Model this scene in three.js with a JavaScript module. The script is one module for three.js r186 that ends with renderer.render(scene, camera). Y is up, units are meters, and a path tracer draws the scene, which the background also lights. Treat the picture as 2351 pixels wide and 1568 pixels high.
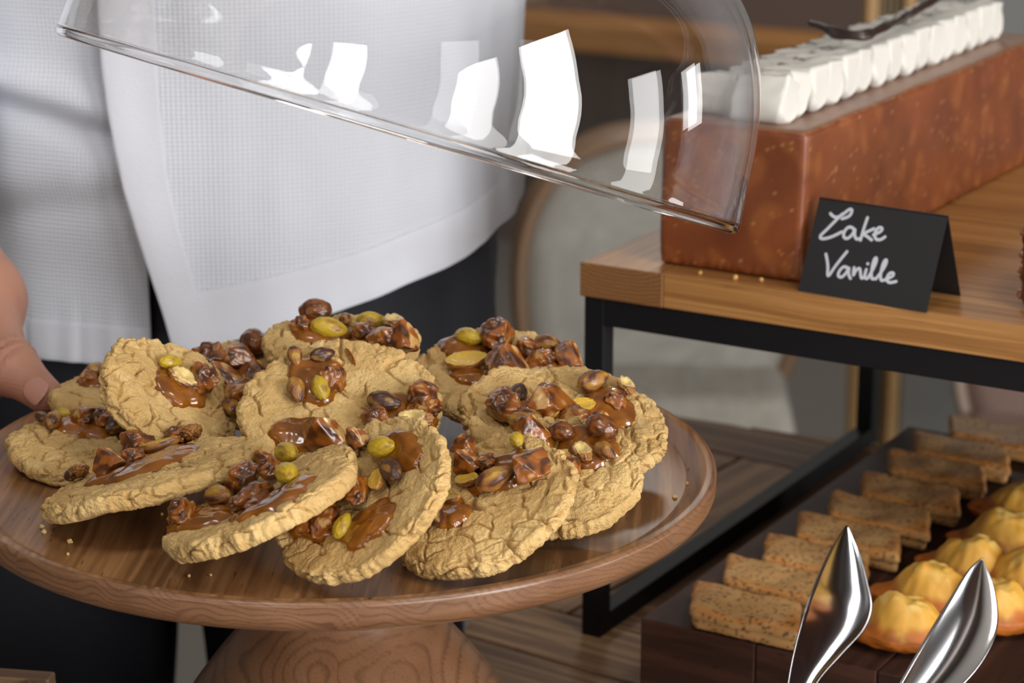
import * as THREE from 'three';
import { RectAreaLightUniformsLib } from 'three/addons/lights/RectAreaLightUniformsLib.js';
import { RoundedBoxGeometry } from 'three/addons/geometries/RoundedBoxGeometry.js';
import { mergeGeometries, mergeVertices } from 'three/addons/utils/BufferGeometryUtils.js';
import { MarchingCubes } from 'three/addons/objects/MarchingCubes.js';
import { createNoise3D, createNoise2D } from 'simplex-noise';

// ---------------------------------------------------------------- camera, light, exposure
const scene = new THREE.Scene();
const renderer = new THREE.WebGLRenderer({ antialias: true });
renderer.toneMapping = THREE.LinearToneMapping;
renderer.toneMappingExposure = 0.49;
renderer.shadowMap.enabled = true;
RectAreaLightUniformsLib.init();

const FOCAL = 5470, PITCH = THREE.MathUtils.degToRad(16.2);          // lens in picture units, downward tilt
const EYE = new THREE.Vector3(0, 0.555, 1.04);                       // counter top is y = 0
const camera = new THREE.PerspectiveCamera(2 * Math.atan(784 / FOCAL) * 180 / Math.PI, 2351 / 1568, 0.05, 40);
camera.position.copy(EYE);
camera.rotation.x = -PITCH;
camera.focus = 1.03;
camera.userData.fStop = 12.5;
camera.updateMatrixWorld(true);

scene.background = new THREE.Color(0.86, 0.93, 1.0);                 // bright overcast sky outside the windows
scene.backgroundIntensity = 1.6;

// the room and the furniture in it stand turned to the camera
const TURN = -THREE.MathUtils.degToRad(30.8);
const U = new THREE.Vector3(Math.cos(TURN), 0, -Math.sin(TURN));      // along the shelf front, to the right and nearer
const W = new THREE.Vector3(-Math.sin(TURN), 0, -Math.cos(TURN));     // away from the camera, to the right
const ROOM = { u0: -3.4, u1: 2.7, w0: -3.4, w1: 4.2, y0: -0.9, y1: 2.1 };
const V3 = (x, y, z) => new THREE.Vector3(x, y, z);
const roomAt = (u, y, w) => new THREE.Vector3().addScaledVector(U, u).addScaledVector(W, w).setY(y);

// daylight: one area light in each window opening (panes and frames are built with the walls)
const WINDOWS = [
  { side: 'right', c: -0.6, w: 1.0, y0: -0.25, y1: 1.6 },
  { side: 'right', c: -1.95, w: 1.0, y0: -0.25, y1: 1.6 },
  { side: 'right', c: 1.1, w: 0.8, y0: -0.25, y1: 0.75 },
  { side: 'right', c: 2.6, w: 0.8, y0: -0.25, y1: 0.6 },
  { side: 'front', c: 0.9, w: 1.0, y0: -0.25, y1: 1.4 },
  { side: 'front', c: -0.9, w: 1.0, y0: -0.25, y1: 1.4 },
];
const WINDOW_POWER = [28, 17, 14, 16, 4.5, 2.5];
WINDOWS.forEach((o, i) => {
  const light = new THREE.RectAreaLight(new THREE.Color(1.0, 0.975, 0.95), WINDOW_POWER[i], o.w - 0.12, o.y1 - o.y0 - 0.12);
  const y = (o.y0 + o.y1) / 2;
  const p = o.side === 'right' ? roomAt(ROOM.u1 - 0.02, y, o.c) : roomAt(o.c, y, ROOM.w0 + 0.02);
  const inward = o.side === 'right' ? U.clone().negate() : W.clone();
  light.position.copy(p);
  light.lookAt(p.clone().add(inward));
  light.name = 'daylight';
  scene.add(light);
});

// two ceiling panels over the counter (their housings hang with the room)
const PANELS = [V3(0.75, 2.0, 0.75), V3(-0.55, 2.0, 1.0), roomAt(-1.5, 2.0, 3.2)];
PANELS.forEach((p, i) => {
  const light = new THREE.RectAreaLight(new THREE.Color(1.0, 0.955, 0.89), [20, 20, 55][i], 0.5, 0.5);
  light.position.copy(p).setY(p.y - 0.012); light.lookAt(p.x, 0, p.z); light.name = 'panel_light'; scene.add(light);
});

// ---------------------------------------------------------------- helpers
const rng = (seed) => { let s = seed >>> 0 || 1; return () => { s = (s + 0x6D2B79F5) | 0; let t = Math.imul(s ^ (s >>> 15), 1 | s); t = (t + Math.imul(t ^ (t >>> 7), 61 | t)) ^ t; return ((t ^ (t >>> 14)) >>> 0) / 4294967296; }; };
const N3 = createNoise3D(rng(11)), N2 = createNoise2D(rng(12));
const clamp = THREE.MathUtils.clamp, lerp = THREE.MathUtils.lerp, smooth = (x, a, b) => { const t = clamp((x - a) / (b - a), 0, 1); return t * t * (3 - 2 * t); };
const V = (x, y, z) => new THREE.Vector3(x, y, z);
const CAM_R = V(1, 0, 0), CAM_U = V(0, Math.cos(PITCH), -Math.sin(PITCH)), CAM_F = V(0, -Math.sin(PITCH), -Math.cos(PITCH));
const sight = (x, y) => CAM_F.clone().addScaledVector(CAM_R, (x - 1175.5) / FOCAL).addScaledVector(CAM_U, -(y - 784) / FOCAL);
// a point surveyed from the photograph: on the level y = h, or at a distance d along the lens axis
const onLevel = (x, y, h) => { const s = sight(x, y); return EYE.clone().addScaledVector(s, (h - EYE.y) / s.y); };
const atDepth = (x, y, d) => EYE.clone().addScaledVector(sight(x, y), d);
const depthOf = (p) => p.clone().sub(EYE).dot(CAM_F);

const taken = {};
const numbered = (name) => { const n = taken[name] = (taken[name] ?? -1) + 1; return n ? `${name}_${String(n).padStart(3, '0')}` : name; };
const lit = (o) => { o.castShadow = true; o.receiveShadow = true; return o; };
function part(name, geometry, material, parent) { const m = lit(new THREE.Mesh(geometry, material)); m.name = name; parent.add(m); return m; }
function tag(o, label, category, group) { o.userData = { label, category }; if (group) o.userData.group = group; return o; }
function thing(name, label, category, position, turn = 0, group) {
  const g = new THREE.Group(); g.name = numbered(name); if (position) g.position.copy(position); g.rotation.y = turn;
  tag(g, label, category, group); scene.add(g); return g;
}
function single(name, geometry, material, label, category, group) { const m = part(numbered(name), geometry, material, scene); return tag(m, label, category, group); }
function struct(name, geometry, material, label) { const m = part(name, geometry, material, scene); m.userData = { kind: 'structure', label }; return m; }

const std = (color, roughness = 0.6, more = {}) => new THREE.MeshPhysicalMaterial({ color, roughness, ...more });
const rbox = (w, h, d, r = 0.002, s = 2) => new RoundedBoxGeometry(w, h, d, s, r);
const moved = (g, x, y, z) => g.translate(x, y, z);
// boxes keep uv in metres so that grain keeps its size; grain runs along the texture's v
function boxUV(g, along = 'x', scale = 1, ox = 0, oy = 0) {
  const p = g.attributes.position, n = g.attributes.normal, uv = new Float32Array(p.count * 2);
  for (let i = 0; i < p.count; i++) {
    const x = p.getX(i), y = p.getY(i), z = p.getZ(i), ax = Math.abs(n.getX(i)), ay = Math.abs(n.getY(i)), az = Math.abs(n.getZ(i));
    let a, b;
    const l = along === 'x' ? x : along === 'y' ? y : z;
    if (ay >= ax && ay >= az) { a = along === 'x' ? z : x; b = along === 'y' ? z : l; }
    else if (ax >= az) { a = along === 'y' ? z : y; b = along === 'x' ? z : l; }
    else { a = along === 'y' ? x : y; b = along === 'z' ? x : l; }
    uv[2 * i] = (a + ox) * scale; uv[2 * i + 1] = (b + oy) * scale;
  }
  g.setAttribute('uv', new THREE.BufferAttribute(uv, 2)); return g;
}
// a grid of points fn(u, v), optionally with thickness, as one closed sheet
function sheet(nu, nv, fn, thick = 0, uvScale = null) {
  const P = [], uv = [], ix = [];
  for (let j = 0; j <= nv; j++) for (let i = 0; i <= nu; i++) { const q = fn(i / nu, j / nv); P.push(q); uv.push(...(q.uv ?? [i / nu, j / nv])); }
  const at = (i, j) => j * (nu + 1) + i;
  for (let j = 0; j < nv; j++) for (let i = 0; i < nu; i++) ix.push(at(i, j), at(i + 1, j), at(i + 1, j + 1), at(i, j), at(i + 1, j + 1), at(i, j + 1));
  let g = new THREE.BufferGeometry();
  g.setAttribute('position', new THREE.Float32BufferAttribute(P.flatMap((q) => [q.x, q.y, q.z]), 3));
  g.setAttribute('uv', new THREE.Float32BufferAttribute(uv, 2)); g.setIndex(ix); g.computeVertexNormals();
  if (!thick) return g;
  const n = g.attributes.normal, count = P.length, pos = P.flatMap((q) => [q.x, q.y, q.z]);
  for (let k = 0; k < count; k++) pos.push(P[k].x - n.getX(k) * thick, P[k].y - n.getY(k) * thick, P[k].z - n.getZ(k) * thick);
  const all = ix.slice();
  for (let k = 0; k < ix.length; k += 3) all.push(ix[k] + count, ix[k + 2] + count, ix[k + 1] + count);
  const rim = []; for (let i = 0; i < nu; i++) rim.push(at(i, 0)); for (let j = 0; j < nv; j++) rim.push(at(nu, j)); for (let i = nu; i > 0; i--) rim.push(at(i, nv)); for (let j = nv; j > 0; j--) rim.push(at(0, j));
  for (let k = 0; k < rim.length; k++) { const a = rim[k], b = rim[(k + 1) % rim.length]; all.push(a, a + count, b, b, a + count, b + count); }
  g = new THREE.BufferGeometry();
  g.setAttribute('position', new THREE.Float32BufferAttribute(pos, 3)); g.setAttribute('uv', new THREE.Float32BufferAttribute([...uv, ...uv], 2));
  g.setIndex(all); g.computeVertexNormals(); return g;
}
// rows of closed rings fn(v, angle), capped at both ends
function loft(nv, na, fn) {
  const P = [], ix = [], uv = [];
  for (let j = 0; j <= nv; j++) for (let i = 0; i <= na; i++) { const q = fn(j / nv, (i % na) / na * Math.PI * 2); P.push(q.x, q.y, q.z); uv.push(i / na, j / nv); }
  const at = (i, j) => j * (na + 1) + i;
  for (let j = 0; j < nv; j++) for (let i = 0; i < na; i++) ix.push(at(i, j), at(i + 1, j + 1), at(i + 1, j), at(i, j), at(i, j + 1), at(i + 1, j + 1));
  const c0 = P.length / 3, mid = (j) => { let x = 0, y = 0, z = 0; for (let i = 0; i < na; i++) { x += P[at(i, j) * 3]; y += P[at(i, j) * 3 + 1]; z += P[at(i, j) * 3 + 2]; } P.push(x / na, y / na, z / na); uv.push(0.5, 0.5); };
  mid(0); mid(nv);
  for (let i = 0; i < na; i++) { ix.push(c0, at(i, 0), at(i + 1, 0)); ix.push(c0 + 1, at(i + 1, nv), at(i, nv)); }
  let g = new THREE.BufferGeometry();
  g.setAttribute('position', new THREE.Float32BufferAttribute(P, 3)); g.setAttribute('uv', new THREE.Float32BufferAttribute(uv, 2)); g.setIndex(ix);
  g.computeVertexNormals();
  const n = g.attributes.normal; for (let j = 0; j <= nv; j++) { const a = at(0, j), b = at(na, j); const x = n.getX(a) + n.getX(b), y = n.getY(a) + n.getY(b), z = n.getZ(a) + n.getZ(b), l = Math.hypot(x, y, z) || 1; n.setXYZ(a, x / l, y / l, z / l); n.setXYZ(b, x / l, y / l, z / l); }
  return g;
}
function paint(g, fn) {
  const p = g.attributes.position, n = g.attributes.normal, c = new Float32Array(p.count * 3), q = V(), m = V();
  for (let i = 0; i < p.count; i++) { const k = fn(q.fromBufferAttribute(p, i), m.fromBufferAttribute(n, i)); c[3 * i] = k.r; c[3 * i + 1] = k.g; c[3 * i + 2] = k.b; }
  g.setAttribute('color', new THREE.BufferAttribute(c, 3)); return g;
}
function warp(g, fn) { const p = g.attributes.position, q = V(); for (let i = 0; i < p.count; i++) { fn(q.fromBufferAttribute(p, i), i); p.setXYZ(i, q.x, q.y, q.z); } g.computeVertexNormals(); return g; }
const C = (hex) => new THREE.Color(hex);
const mixC = (a, b, t) => a.clone().lerp(b, clamp(t, 0, 1));
const fbm3 = (x, y, z, o = 4) => { let s = 0, a = 0.5; for (let i = 0; i < o; i++) { s += a * N3(x, y, z); x = x * 2.03 + 7.1; y = y * 2.03 + 3.7; z = z * 2.03 + 1.3; a *= 0.5; } return s; };

// ---------------------------------------------------------------- computed textures (all tile)
const hash = (x, y, s) => { let h = Math.imul(x, 374761393) ^ Math.imul(y, 668265263) ^ Math.imul(s, 974711); h = Math.imul(h ^ (h >>> 13), 1274126177); return ((h ^ (h >>> 16)) >>> 0) / 4294967296; };
function tile(x, y, px, py, s) {
  const xi = Math.floor(x), yi = Math.floor(y), fx = x - xi, fy = y - yi, w = (t) => t * t * (3 - 2 * t), m = (a, n) => ((a % n) + n) % n;
  const x0 = m(xi, px), x1 = m(xi + 1, px), y0 = m(yi, py), y1 = m(yi + 1, py);
  return lerp(lerp(hash(x0, y0, s), hash(x1, y0, s), w(fx)), lerp(hash(x0, y1, s), hash(x1, y1, s), w(fx)), w(fy));
}
const tileFbm = (x, y, px, py, s, o = 4) => { let v = 0, a = 0.5; for (let i = 0; i < o; i++) { v += a * tile(x * px, y * py, px, py, s + i * 17); px *= 2; py *= 2; a *= 0.5; } return v; };
function texture(w, h, fn, colour = true, repeat = null) {
  const d = new Uint8Array(w * h * 4);
  for (let j = 0; j < h; j++) for (let i = 0; i < w; i++) {
    const c = fn((i + 0.5) / w, (j + 0.5) / h), k = (j * w + i) * 4;
    if (typeof c === 'number') d[k] = d[k + 1] = d[k + 2] = clamp(c, 0, 1) * 255; else { d[k] = clamp(c[0], 0, 255); d[k + 1] = clamp(c[1], 0, 255); d[k + 2] = clamp(c[2], 0, 255); }
    d[k + 3] = 255;
  }
  const t = new THREE.DataTexture(d, w, h); t.wrapS = t.wrapT = THREE.RepeatWrapping; t.magFilter = THREE.LinearFilter; t.minFilter = THREE.LinearFilter;
  if (colour) t.colorSpace = THREE.SRGBColorSpace;
  if (repeat) t.repeat.set(...repeat);
  t.needsUpdate = true; return t;
}
const mix3 = (a, b, t) => [lerp(a[0], b[0], t), lerp(a[1], b[1], t), lerp(a[2], b[2], t)];
// long grain along v; pores are short dark dashes
function woodPixels(base, dark, light, o = {}) {
  const { s = 1, across = 26, along = 2, pores = 0.55, bands = 7 } = o;
  return (x, y) => {
    const bend = 0.035 * (tileFbm(x, y, 3, 2, s + 90, 3) - 0.5);
    const broad = tileFbm(x + bend, y, bands, 1, s, 4), fine = tileFbm(x + bend, y, across * 4, along * 3, s + 5, 4), pore = tileFbm(x, y, across * 9, along * 14, s + 9, 2);
    let c = mix3(base, dark, smooth(broad, 0.42, 0.72) * 0.85);
    c = mix3(c, light, smooth(fine, 0.45, 0.75) * 0.6);
    c = mix3(c, dark, smooth(fine, 0.5, 0.25) * 0.5);
    c = mix3(c, [dark[0] * 0.55, dark[1] * 0.55, dark[2] * 0.55], smooth(pore, 0.6, 0.72) * pores);
    return c;
  };
}
// ---------------------------------------------------------------- the room
const roomGroup = (mesh) => { mesh.rotation.y = TURN; return mesh; };
{
  const { u0, u1, w0, w1, y0, y1 } = ROOM, T = 0.12, cu = (u0 + u1) / 2, cw = (w0 + w1) / 2, H = y1 - y0;
  const plaster = std(0x7b706b, 0.85), pale = std(0x746a62, 0.9), ceilMat = std(0xb4aea6, 0.95);
  const floorMat = std(0x7f7c77, 0.6);
  const put = (name, geo, mat, label, u, y, w) => { const m = struct(name, geo, mat, label); m.position.copy(roomAt(u, y, w)); return roomGroup(m); };
  put('floor', new THREE.BoxGeometry(u1 - u0 + 2 * T, 0.1, w1 - w0 + 2 * T), floorMat, 'pale grey floor', cu, y0 - 0.05, cw);
  put('ceiling', new THREE.BoxGeometry(u1 - u0 + 2 * T, 0.1, w1 - w0 + 2 * T), ceilMat, 'pale ceiling', cu, y1 + 0.05, cw);
  put('wall_back', new THREE.BoxGeometry(u1 - u0 + 2 * T, H, T), plaster, 'dark taupe back wall', cu, (y0 + y1) / 2, w1 + T / 2);
  put('wall_left', new THREE.BoxGeometry(T, H, w1 - w0), pale, 'pale side wall', u0 - T / 2, (y0 + y1) / 2, cw);
  // walls with window openings
  const walls = { right: { a0: w0, a1: w1, name: 'wall_right' }, front: { a0: u0, a1: u1, name: 'wall_front' } };
  let n = 0;
  const frameMat = std(0x3a3330, 0.5), glass = new THREE.MeshPhysicalMaterial({ color: 0xffffff, roughness: 0, transmission: 1, thickness: 0, ior: 1.45 });
  for (const side of ['right', 'front']) {
    const s = walls[side], shape = new THREE.Shape([new THREE.Vector2(s.a0, y0), new THREE.Vector2(s.a1, y0), new THREE.Vector2(s.a1, y1), new THREE.Vector2(s.a0, y1)]);
    const wins = WINDOWS.filter((o) => o.side === side);
    for (const o of wins) { const l = o.c - o.w / 2, r = o.c + o.w / 2; shape.holes.push(new THREE.Path([new THREE.Vector2(l, o.y0), new THREE.Vector2(l, o.y1), new THREE.Vector2(r, o.y1), new THREE.Vector2(r, o.y0)])); }
    const g = new THREE.ExtrudeGeometry(shape, { depth: T, bevelEnabled: false });
    const toRoom = new THREE.Matrix4();
    if (side === 'right') toRoom.makeBasis(W, V(0, 1, 0), U).setPosition(roomAt(u1, 0, 0)); else toRoom.makeBasis(U, V(0, 1, 0), W.clone().negate()).setPosition(roomAt(0, 0, w0));
    g.applyMatrix4(toRoom);
    if (toRoom.determinant() < 0) { const ix = g.attributes.position; for (let i = 0; i < ix.count; i += 3) for (const k of ['position', 'normal', 'uv']) { const a = g.attributes[k], z = a.itemSize, t = []; for (let c = 0; c < z; c++) { t[c] = a.array[(i + 1) * z + c]; a.array[(i + 1) * z + c] = a.array[(i + 2) * z + c]; a.array[(i + 2) * z + c] = t[c]; } } }
    struct(s.name, g, pale, 'pale wall with tall windows');
    for (const o of wins) {
      const h = o.y1 - o.y0, y = (o.y0 + o.y1) / 2, win = new THREE.Group(); win.name = `window_${++n}`; win.userData = { kind: 'structure', label: 'tall window with dark frame' };
      win.position.copy(side === 'right' ? roomAt(u1 + T / 2, y, o.c) : roomAt(o.c, y, w0 - T / 2)); win.rotation.y = side === 'right' ? TURN + Math.PI / 2 : TURN; scene.add(win);
      for (const k of [-1, 1]) { part('frame', new THREE.BoxGeometry(0.06, h, 0.06), frameMat, win).position.x = k * (o.w / 2 - 0.03); part('frame', new THREE.BoxGeometry(o.w - 0.12, 0.06, 0.06), frameMat, win).position.y = k * (h / 2 - 0.03); }
      part('pane', new THREE.PlaneGeometry(o.w - 0.12, h - 0.12), glass, win);
    }
  }
}
{
  const house = std(0x2a2828, 0.5), glow = new THREE.MeshStandardMaterial({ color: 0xffffff, emissive: new THREE.Color(1, 0.955, 0.89), emissiveIntensity: 2 });
  const words = ['square ceiling light panel over the right of the counter', 'square ceiling light panel over the left of the counter', 'square ceiling light panel near the dark back wall'];
  PANELS.forEach((p, i) => { const t = thing('ceiling_light', words[i], 'lamp', p, 0, 'ceiling light panels'); part('housing', rbox(0.54, 0.05, 0.54, 0.004), house, t).position.y = 0.022; part('diffuser', rbox(0.5, 0.006, 0.5, 0.002), glow, t).position.y = -0.006; const rod = part('rod', new THREE.CylinderGeometry(0.006, 0.006, 0.06, 10), house, t); rod.position.y = 0.072; });
}
// ---------------------------------------------------------------- furniture far behind
const oakWarm = std(0xffffff, 0.5, { map: texture(512, 512, woodPixels([206, 148, 88], [176, 120, 66], [226, 176, 118], { s: 31 })) });
{
  // the oak ledge on the dark wall
  const g = boxUV(rbox(2.6, 0.07, 0.16, 0.006), 'x', 1.4);
  const ledge = single('wall_ledge', g, oakWarm, 'long oak ledge fixed to the dark taupe wall', 'ledge');
  const s = sight(1400, 92), at = EYE.clone().addScaledVector(s, (ROOM.w1 - 0.16 - EYE.dot(W)) / s.dot(W));    // where the photograph shows it on the wall
  ledge.position.copy(roomAt(at.dot(U) + 0.3, at.y, ROOM.w1 - 0.082)); ledge.rotation.y = TURN;
}
const oakPale = std(0xd2a972, 0.5), ribMat = std(0x8d7c62, 0.7);
const weave = texture(256, 256, (x, y) => 0.5 + 0.25 * Math.sin(x * Math.PI * 2 * 64) * Math.sin(y * Math.PI * 2 * 64) + 0.5 * (tileFbm(x, y, 40, 40, 5, 3) - 0.5), false);
const upholstery = std(0xffffff, 0.95, { map: texture(256, 256, (x, y) => { const k = tileFbm(x, y, 10, 40, 77, 4) - 0.5, j = tileFbm(x, y, 40, 10, 78, 4) - 0.5, d = 26 * (k + j); return [186 + d, 183 + d, 175 + d]; }), bumpMap: weave, bumpScale: 0.0008 });
const shellMat = std(0x9a7c62, 0.55), shellPale = std(0xb9a496, 0.6), metalDark = std(0x1c1b1c, 0.45, { metalness: 0.4 });
function armchair(label, centre, turn, w, h, shell, cloth = upholstery, low = 0.37) {
  // a tub chair: deep oval backrest held in a bent wooden shell, seat pad, four legs
  const t = thing('tub_chair', label, 'chair', centre, turn, 'oval back chairs behind the counter');
  const oval = (a, rx, ry) => { const c = Math.cos(a), s = Math.sin(a), e = 2 / 2.5; return [rx * Math.sign(c) * Math.pow(Math.abs(c), e), ry * Math.sign(s) * Math.pow(Math.abs(s), e)]; };
  const back = loft(14, 72, (v, a) => { const k = v < 0.5 ? Math.sqrt(Math.max(0, 1 - (1 - v * 2) ** 2)) : 1, q = 0.97 * (v < 0.5 ? 0.55 + 0.45 * k : 1), [x, y] = oval(a, w / 2 * q, h / 2 * q); return V(x, y, 0.055 * (v - 0.5) * -2 - 0.25 * (x / w) ** 2 * -0.5); });
  const pad = part('backrest', back, cloth, t); pad.position.y = low + h / 2;
  const pts = []; for (let i = 0; i <= 90; i++) { const [x, y] = oval(i / 90 * Math.PI * 2, w / 2, h / 2); pts.push(V(x, y, -0.03 + 0.125 * (x / w) ** 2)); }
  const rim = loft(90, 10, (v, a) => { const [x, y] = oval(v * Math.PI * 2, 1, 1), l = Math.hypot(x / 1, y), [px, py] = oval(v * Math.PI * 2, w / 2, h / 2), r = Math.cos(a) * 0.016; return V(px + x / l * r, py + y / l * r, Math.sin(a) * 0.06 - 0.03 + 0.125 * (px / w) ** 2); });
  part('shell', rim, shell, t).position.y = low + h / 2;
  const seat = part('seat', rbox(w * 0.92, 0.1, 0.5, 0.03, 3), cloth, t); seat.position.set(0, 0.42, 0.24);
  for (const sx of [-1, 1]) for (const sz of [0.04, 0.44]) { const l = part('leg', new THREE.CylinderGeometry(0.016, 0.011, 0.37, 12), shell, t); l.position.set(sx * w * 0.4, 0.185, sz); }
  return t;
}

{
  const p1 = atDepth(1512, 700, 3.45); p1.y = ROOM.y0;
  armchair('oval back chair with greige cloth and tan wooden shell behind shelf', p1, -0.05, 0.398, 0.43, shellMat, upholstery, 0.36);
  const p2 = atDepth(2475, 760, 3.2); p2.y = ROOM.y0;
  armchair('rosy brown oval back chair behind the far end of the shelf', p2, -0.3, 0.31, 0.46, shellPale, std(0x9b8378, 0.9), 0.36);
  // a cloth screen with oak posts standing between the chairs
  const p = atDepth(2012, 700, 3.75); p.y = ROOM.y0;
  const t = thing('room_screen', 'tall grey cloth screen with oak posts behind the shelf', 'screen', p, 0.0);
  const post = (x, w) => { const m = part('post', boxUV(rbox(w, 2.3, 0.05, 0.004), 'y', 1.4), oakPale, t); m.position.set(x, 1.15, 0); };
  post(-0.029, 0.018); post(0.029, 0.018); post(0.74, 0.03);
  for (let k = 0; k < 4; k++) { const m = part('slat', rbox(0.0075, 2.26, 0.03, 0.003), ribMat, t); m.position.set(-0.0145 + k * 0.0098, 1.13, -0.004); }
  const m = part('cloth_panel', rbox(0.68, 2.2, 0.02, 0.004), std(0x8f908e, 0.95, { bumpMap: weave, bumpScale: 0.0005 }), t); m.position.set(0.385, 1.12, -0.01);
}
// ---------------------------------------------------------------- the counter with its herringbone top
const plankMaps = [0, 1, 2, 3].map((k) => texture(256, 512, woodPixels([[146, 112, 80], [130, 98, 69], [160, 125, 91], [120, 90, 63]][k], [84, 60, 42], [160, 128, 95], { s: 200 + k * 13, across: 14, bands: 4 })));
{
  const plankMats = plankMaps.map((map) => std(0xffffff, 0.68, { map }));
  const edgeMat = std(0x5d452f, 0.6), baseMat = std(0x2b2826, 0.7);
  // outline seen from above (x, z): deep on the right, a shallow arm on the left in front of the person
  const back0 = onLevel(1640, 968, 0), back1 = onLevel(1960, 1016, 0), along = back1.clone().sub(back0).normalize();
  const B0 = back0.clone().addScaledVector(along, -0.09), B1 = back0.clone().addScaledVector(along, 1.5);
  const NOTCH = V(-0.045, 0, -0.185), LEFT = V(-0.75, 0, -0.185), FRONT = 0.36;
  const t = thing('serving_counter', 'brown herringbone wood counter under the shelf and cake stand', 'counter', V(0, 0, 0));
  const outline = [B0, B1, V(B1.x, 0, FRONT), V(-0.75, 0, FRONT), LEFT, NOTCH];
  const sh = new THREE.Shape(outline.map((p) => new THREE.Vector2(p.x, -p.z)));
  const core = new THREE.ExtrudeGeometry(sh, { depth: 0.036, bevelEnabled: false }); core.rotateX(-Math.PI / 2); core.translate(0, -0.042, 0);
  part('core', core, edgeMat, t);
  const base = new THREE.ExtrudeGeometry(new THREE.Shape([[0.2, -0.4], [1.2, 0.1], [1.2, 0.3], [-0.65, 0.3], [-0.65, -0.1], [0, -0.1]].map(([x, z]) => new THREE.Vector2(x, -z))), { depth: 0.858, bevelEnabled: false }); base.rotateX(-Math.PI / 2); base.translate(0, -0.9, 0);
  part('cabinet', base, baseMat, t);
  const quads = [[B0, B1, V(B1.x, 0, FRONT), V(-0.045, 0, FRONT), NOTCH], [V(-0.0452, 0, -0.185), V(-0.0452, 0, FRONT), V(-0.75, 0, FRONT), LEFT]];
  const clip = (poly, clipper) => {
    const area = clipper.reduce((s, p, i) => { const q = clipper[(i + 1) % clipper.length]; return s + p.x * q.z - q.x * p.z; }, 0), sg = Math.sign(area);
    let out = poly;
    clipper.forEach((a, i) => {
      const b = clipper[(i + 1) % clipper.length], side = (p) => sg * ((b.x - a.x) * (p.z - a.z) - (b.z - a.z) * (p.x - a.x)), inn = out; out = [];
      inn.forEach((p, k) => { const q = inn[(k + 1) % inn.length], sp = side(p), sq = side(q); if (sp >= 0) out.push(p); if (sp * sq < 0) out.push(p.clone().lerp(q, sp / (sp - sq))); });
    });
    return out;
  };
  const PW = 0.062, PL = 0.31, GAP = 0.0012;
  const ang = Math.atan2(along.z, along.x) + 0.16, e1 = V(Math.cos(ang), 0, Math.sin(ang)), e2 = V(Math.sin(ang), 0, -Math.cos(ang));
  let k = 0;
  const lay = (o, du, dv, u, v) => {
    const at = (i, j) => V(0.12, 0, -0.3).addScaledVector(e1, i).addScaledVector(e2, j);
    const rect = [at(u + GAP, v + GAP), at(u + du - GAP, v + GAP), at(u + du - GAP, v + dv - GAP), at(u + GAP, v + dv - GAP)];
    for (const q of quads) {
      const poly = clip(rect, q); if (poly.length < 3) continue;
      const ar = Math.abs(poly.reduce((s, p, i) => { const r = poly[(i + 1) % poly.length]; return s + p.x * r.z - r.x * p.z; }, 0)) / 2; if (ar < 2e-4) continue;
      const g = new THREE.ExtrudeGeometry(new THREE.Shape(poly.map((p) => new THREE.Vector2(p.x, -p.z))), { depth: 0.0052, bevelEnabled: true, bevelThickness: 0.0008, bevelSize: 0.0006, bevelOffset: -0.0006, bevelSegments: 1 });
      g.rotateX(-Math.PI / 2); g.translate(0, -0.006, 0);
      const p = g.attributes.position, uv = new Float32Array(p.count * 2);
      for (let i = 0; i < p.count; i++) { const d = V(p.getX(i), 0, p.getZ(i)), a = d.dot(e1), b = d.dot(e2); uv[2 * i] = (o ? a : b) * 4 + k * 0.37; uv[2 * i + 1] = (o ? b : a) * 2 + k * 0.21; }
      g.setAttribute('uv', new THREE.BufferAttribute(uv, 2));
      part('plank', g, plankMats[Math.floor(hash(k, 3, 5) * 4)], t);
    }
    k++;
  };
  // herringbone on a grid of plank widths, five cells to a plank
  const n = 5, mod = (a, m) => ((a % m) + m) % m;
  for (let y = -28; y <= 28; y++) for (let x = -28; x <= 28; x++) {
    if (mod(x - y, 2 * n) === 0) lay(0, PL, PW, x * PW, y * PW);
    if (mod(x - y, 2 * n) === 2 * n - 1) lay(1, PW, PL, x * PW, y * PW);
  }
}

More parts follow.
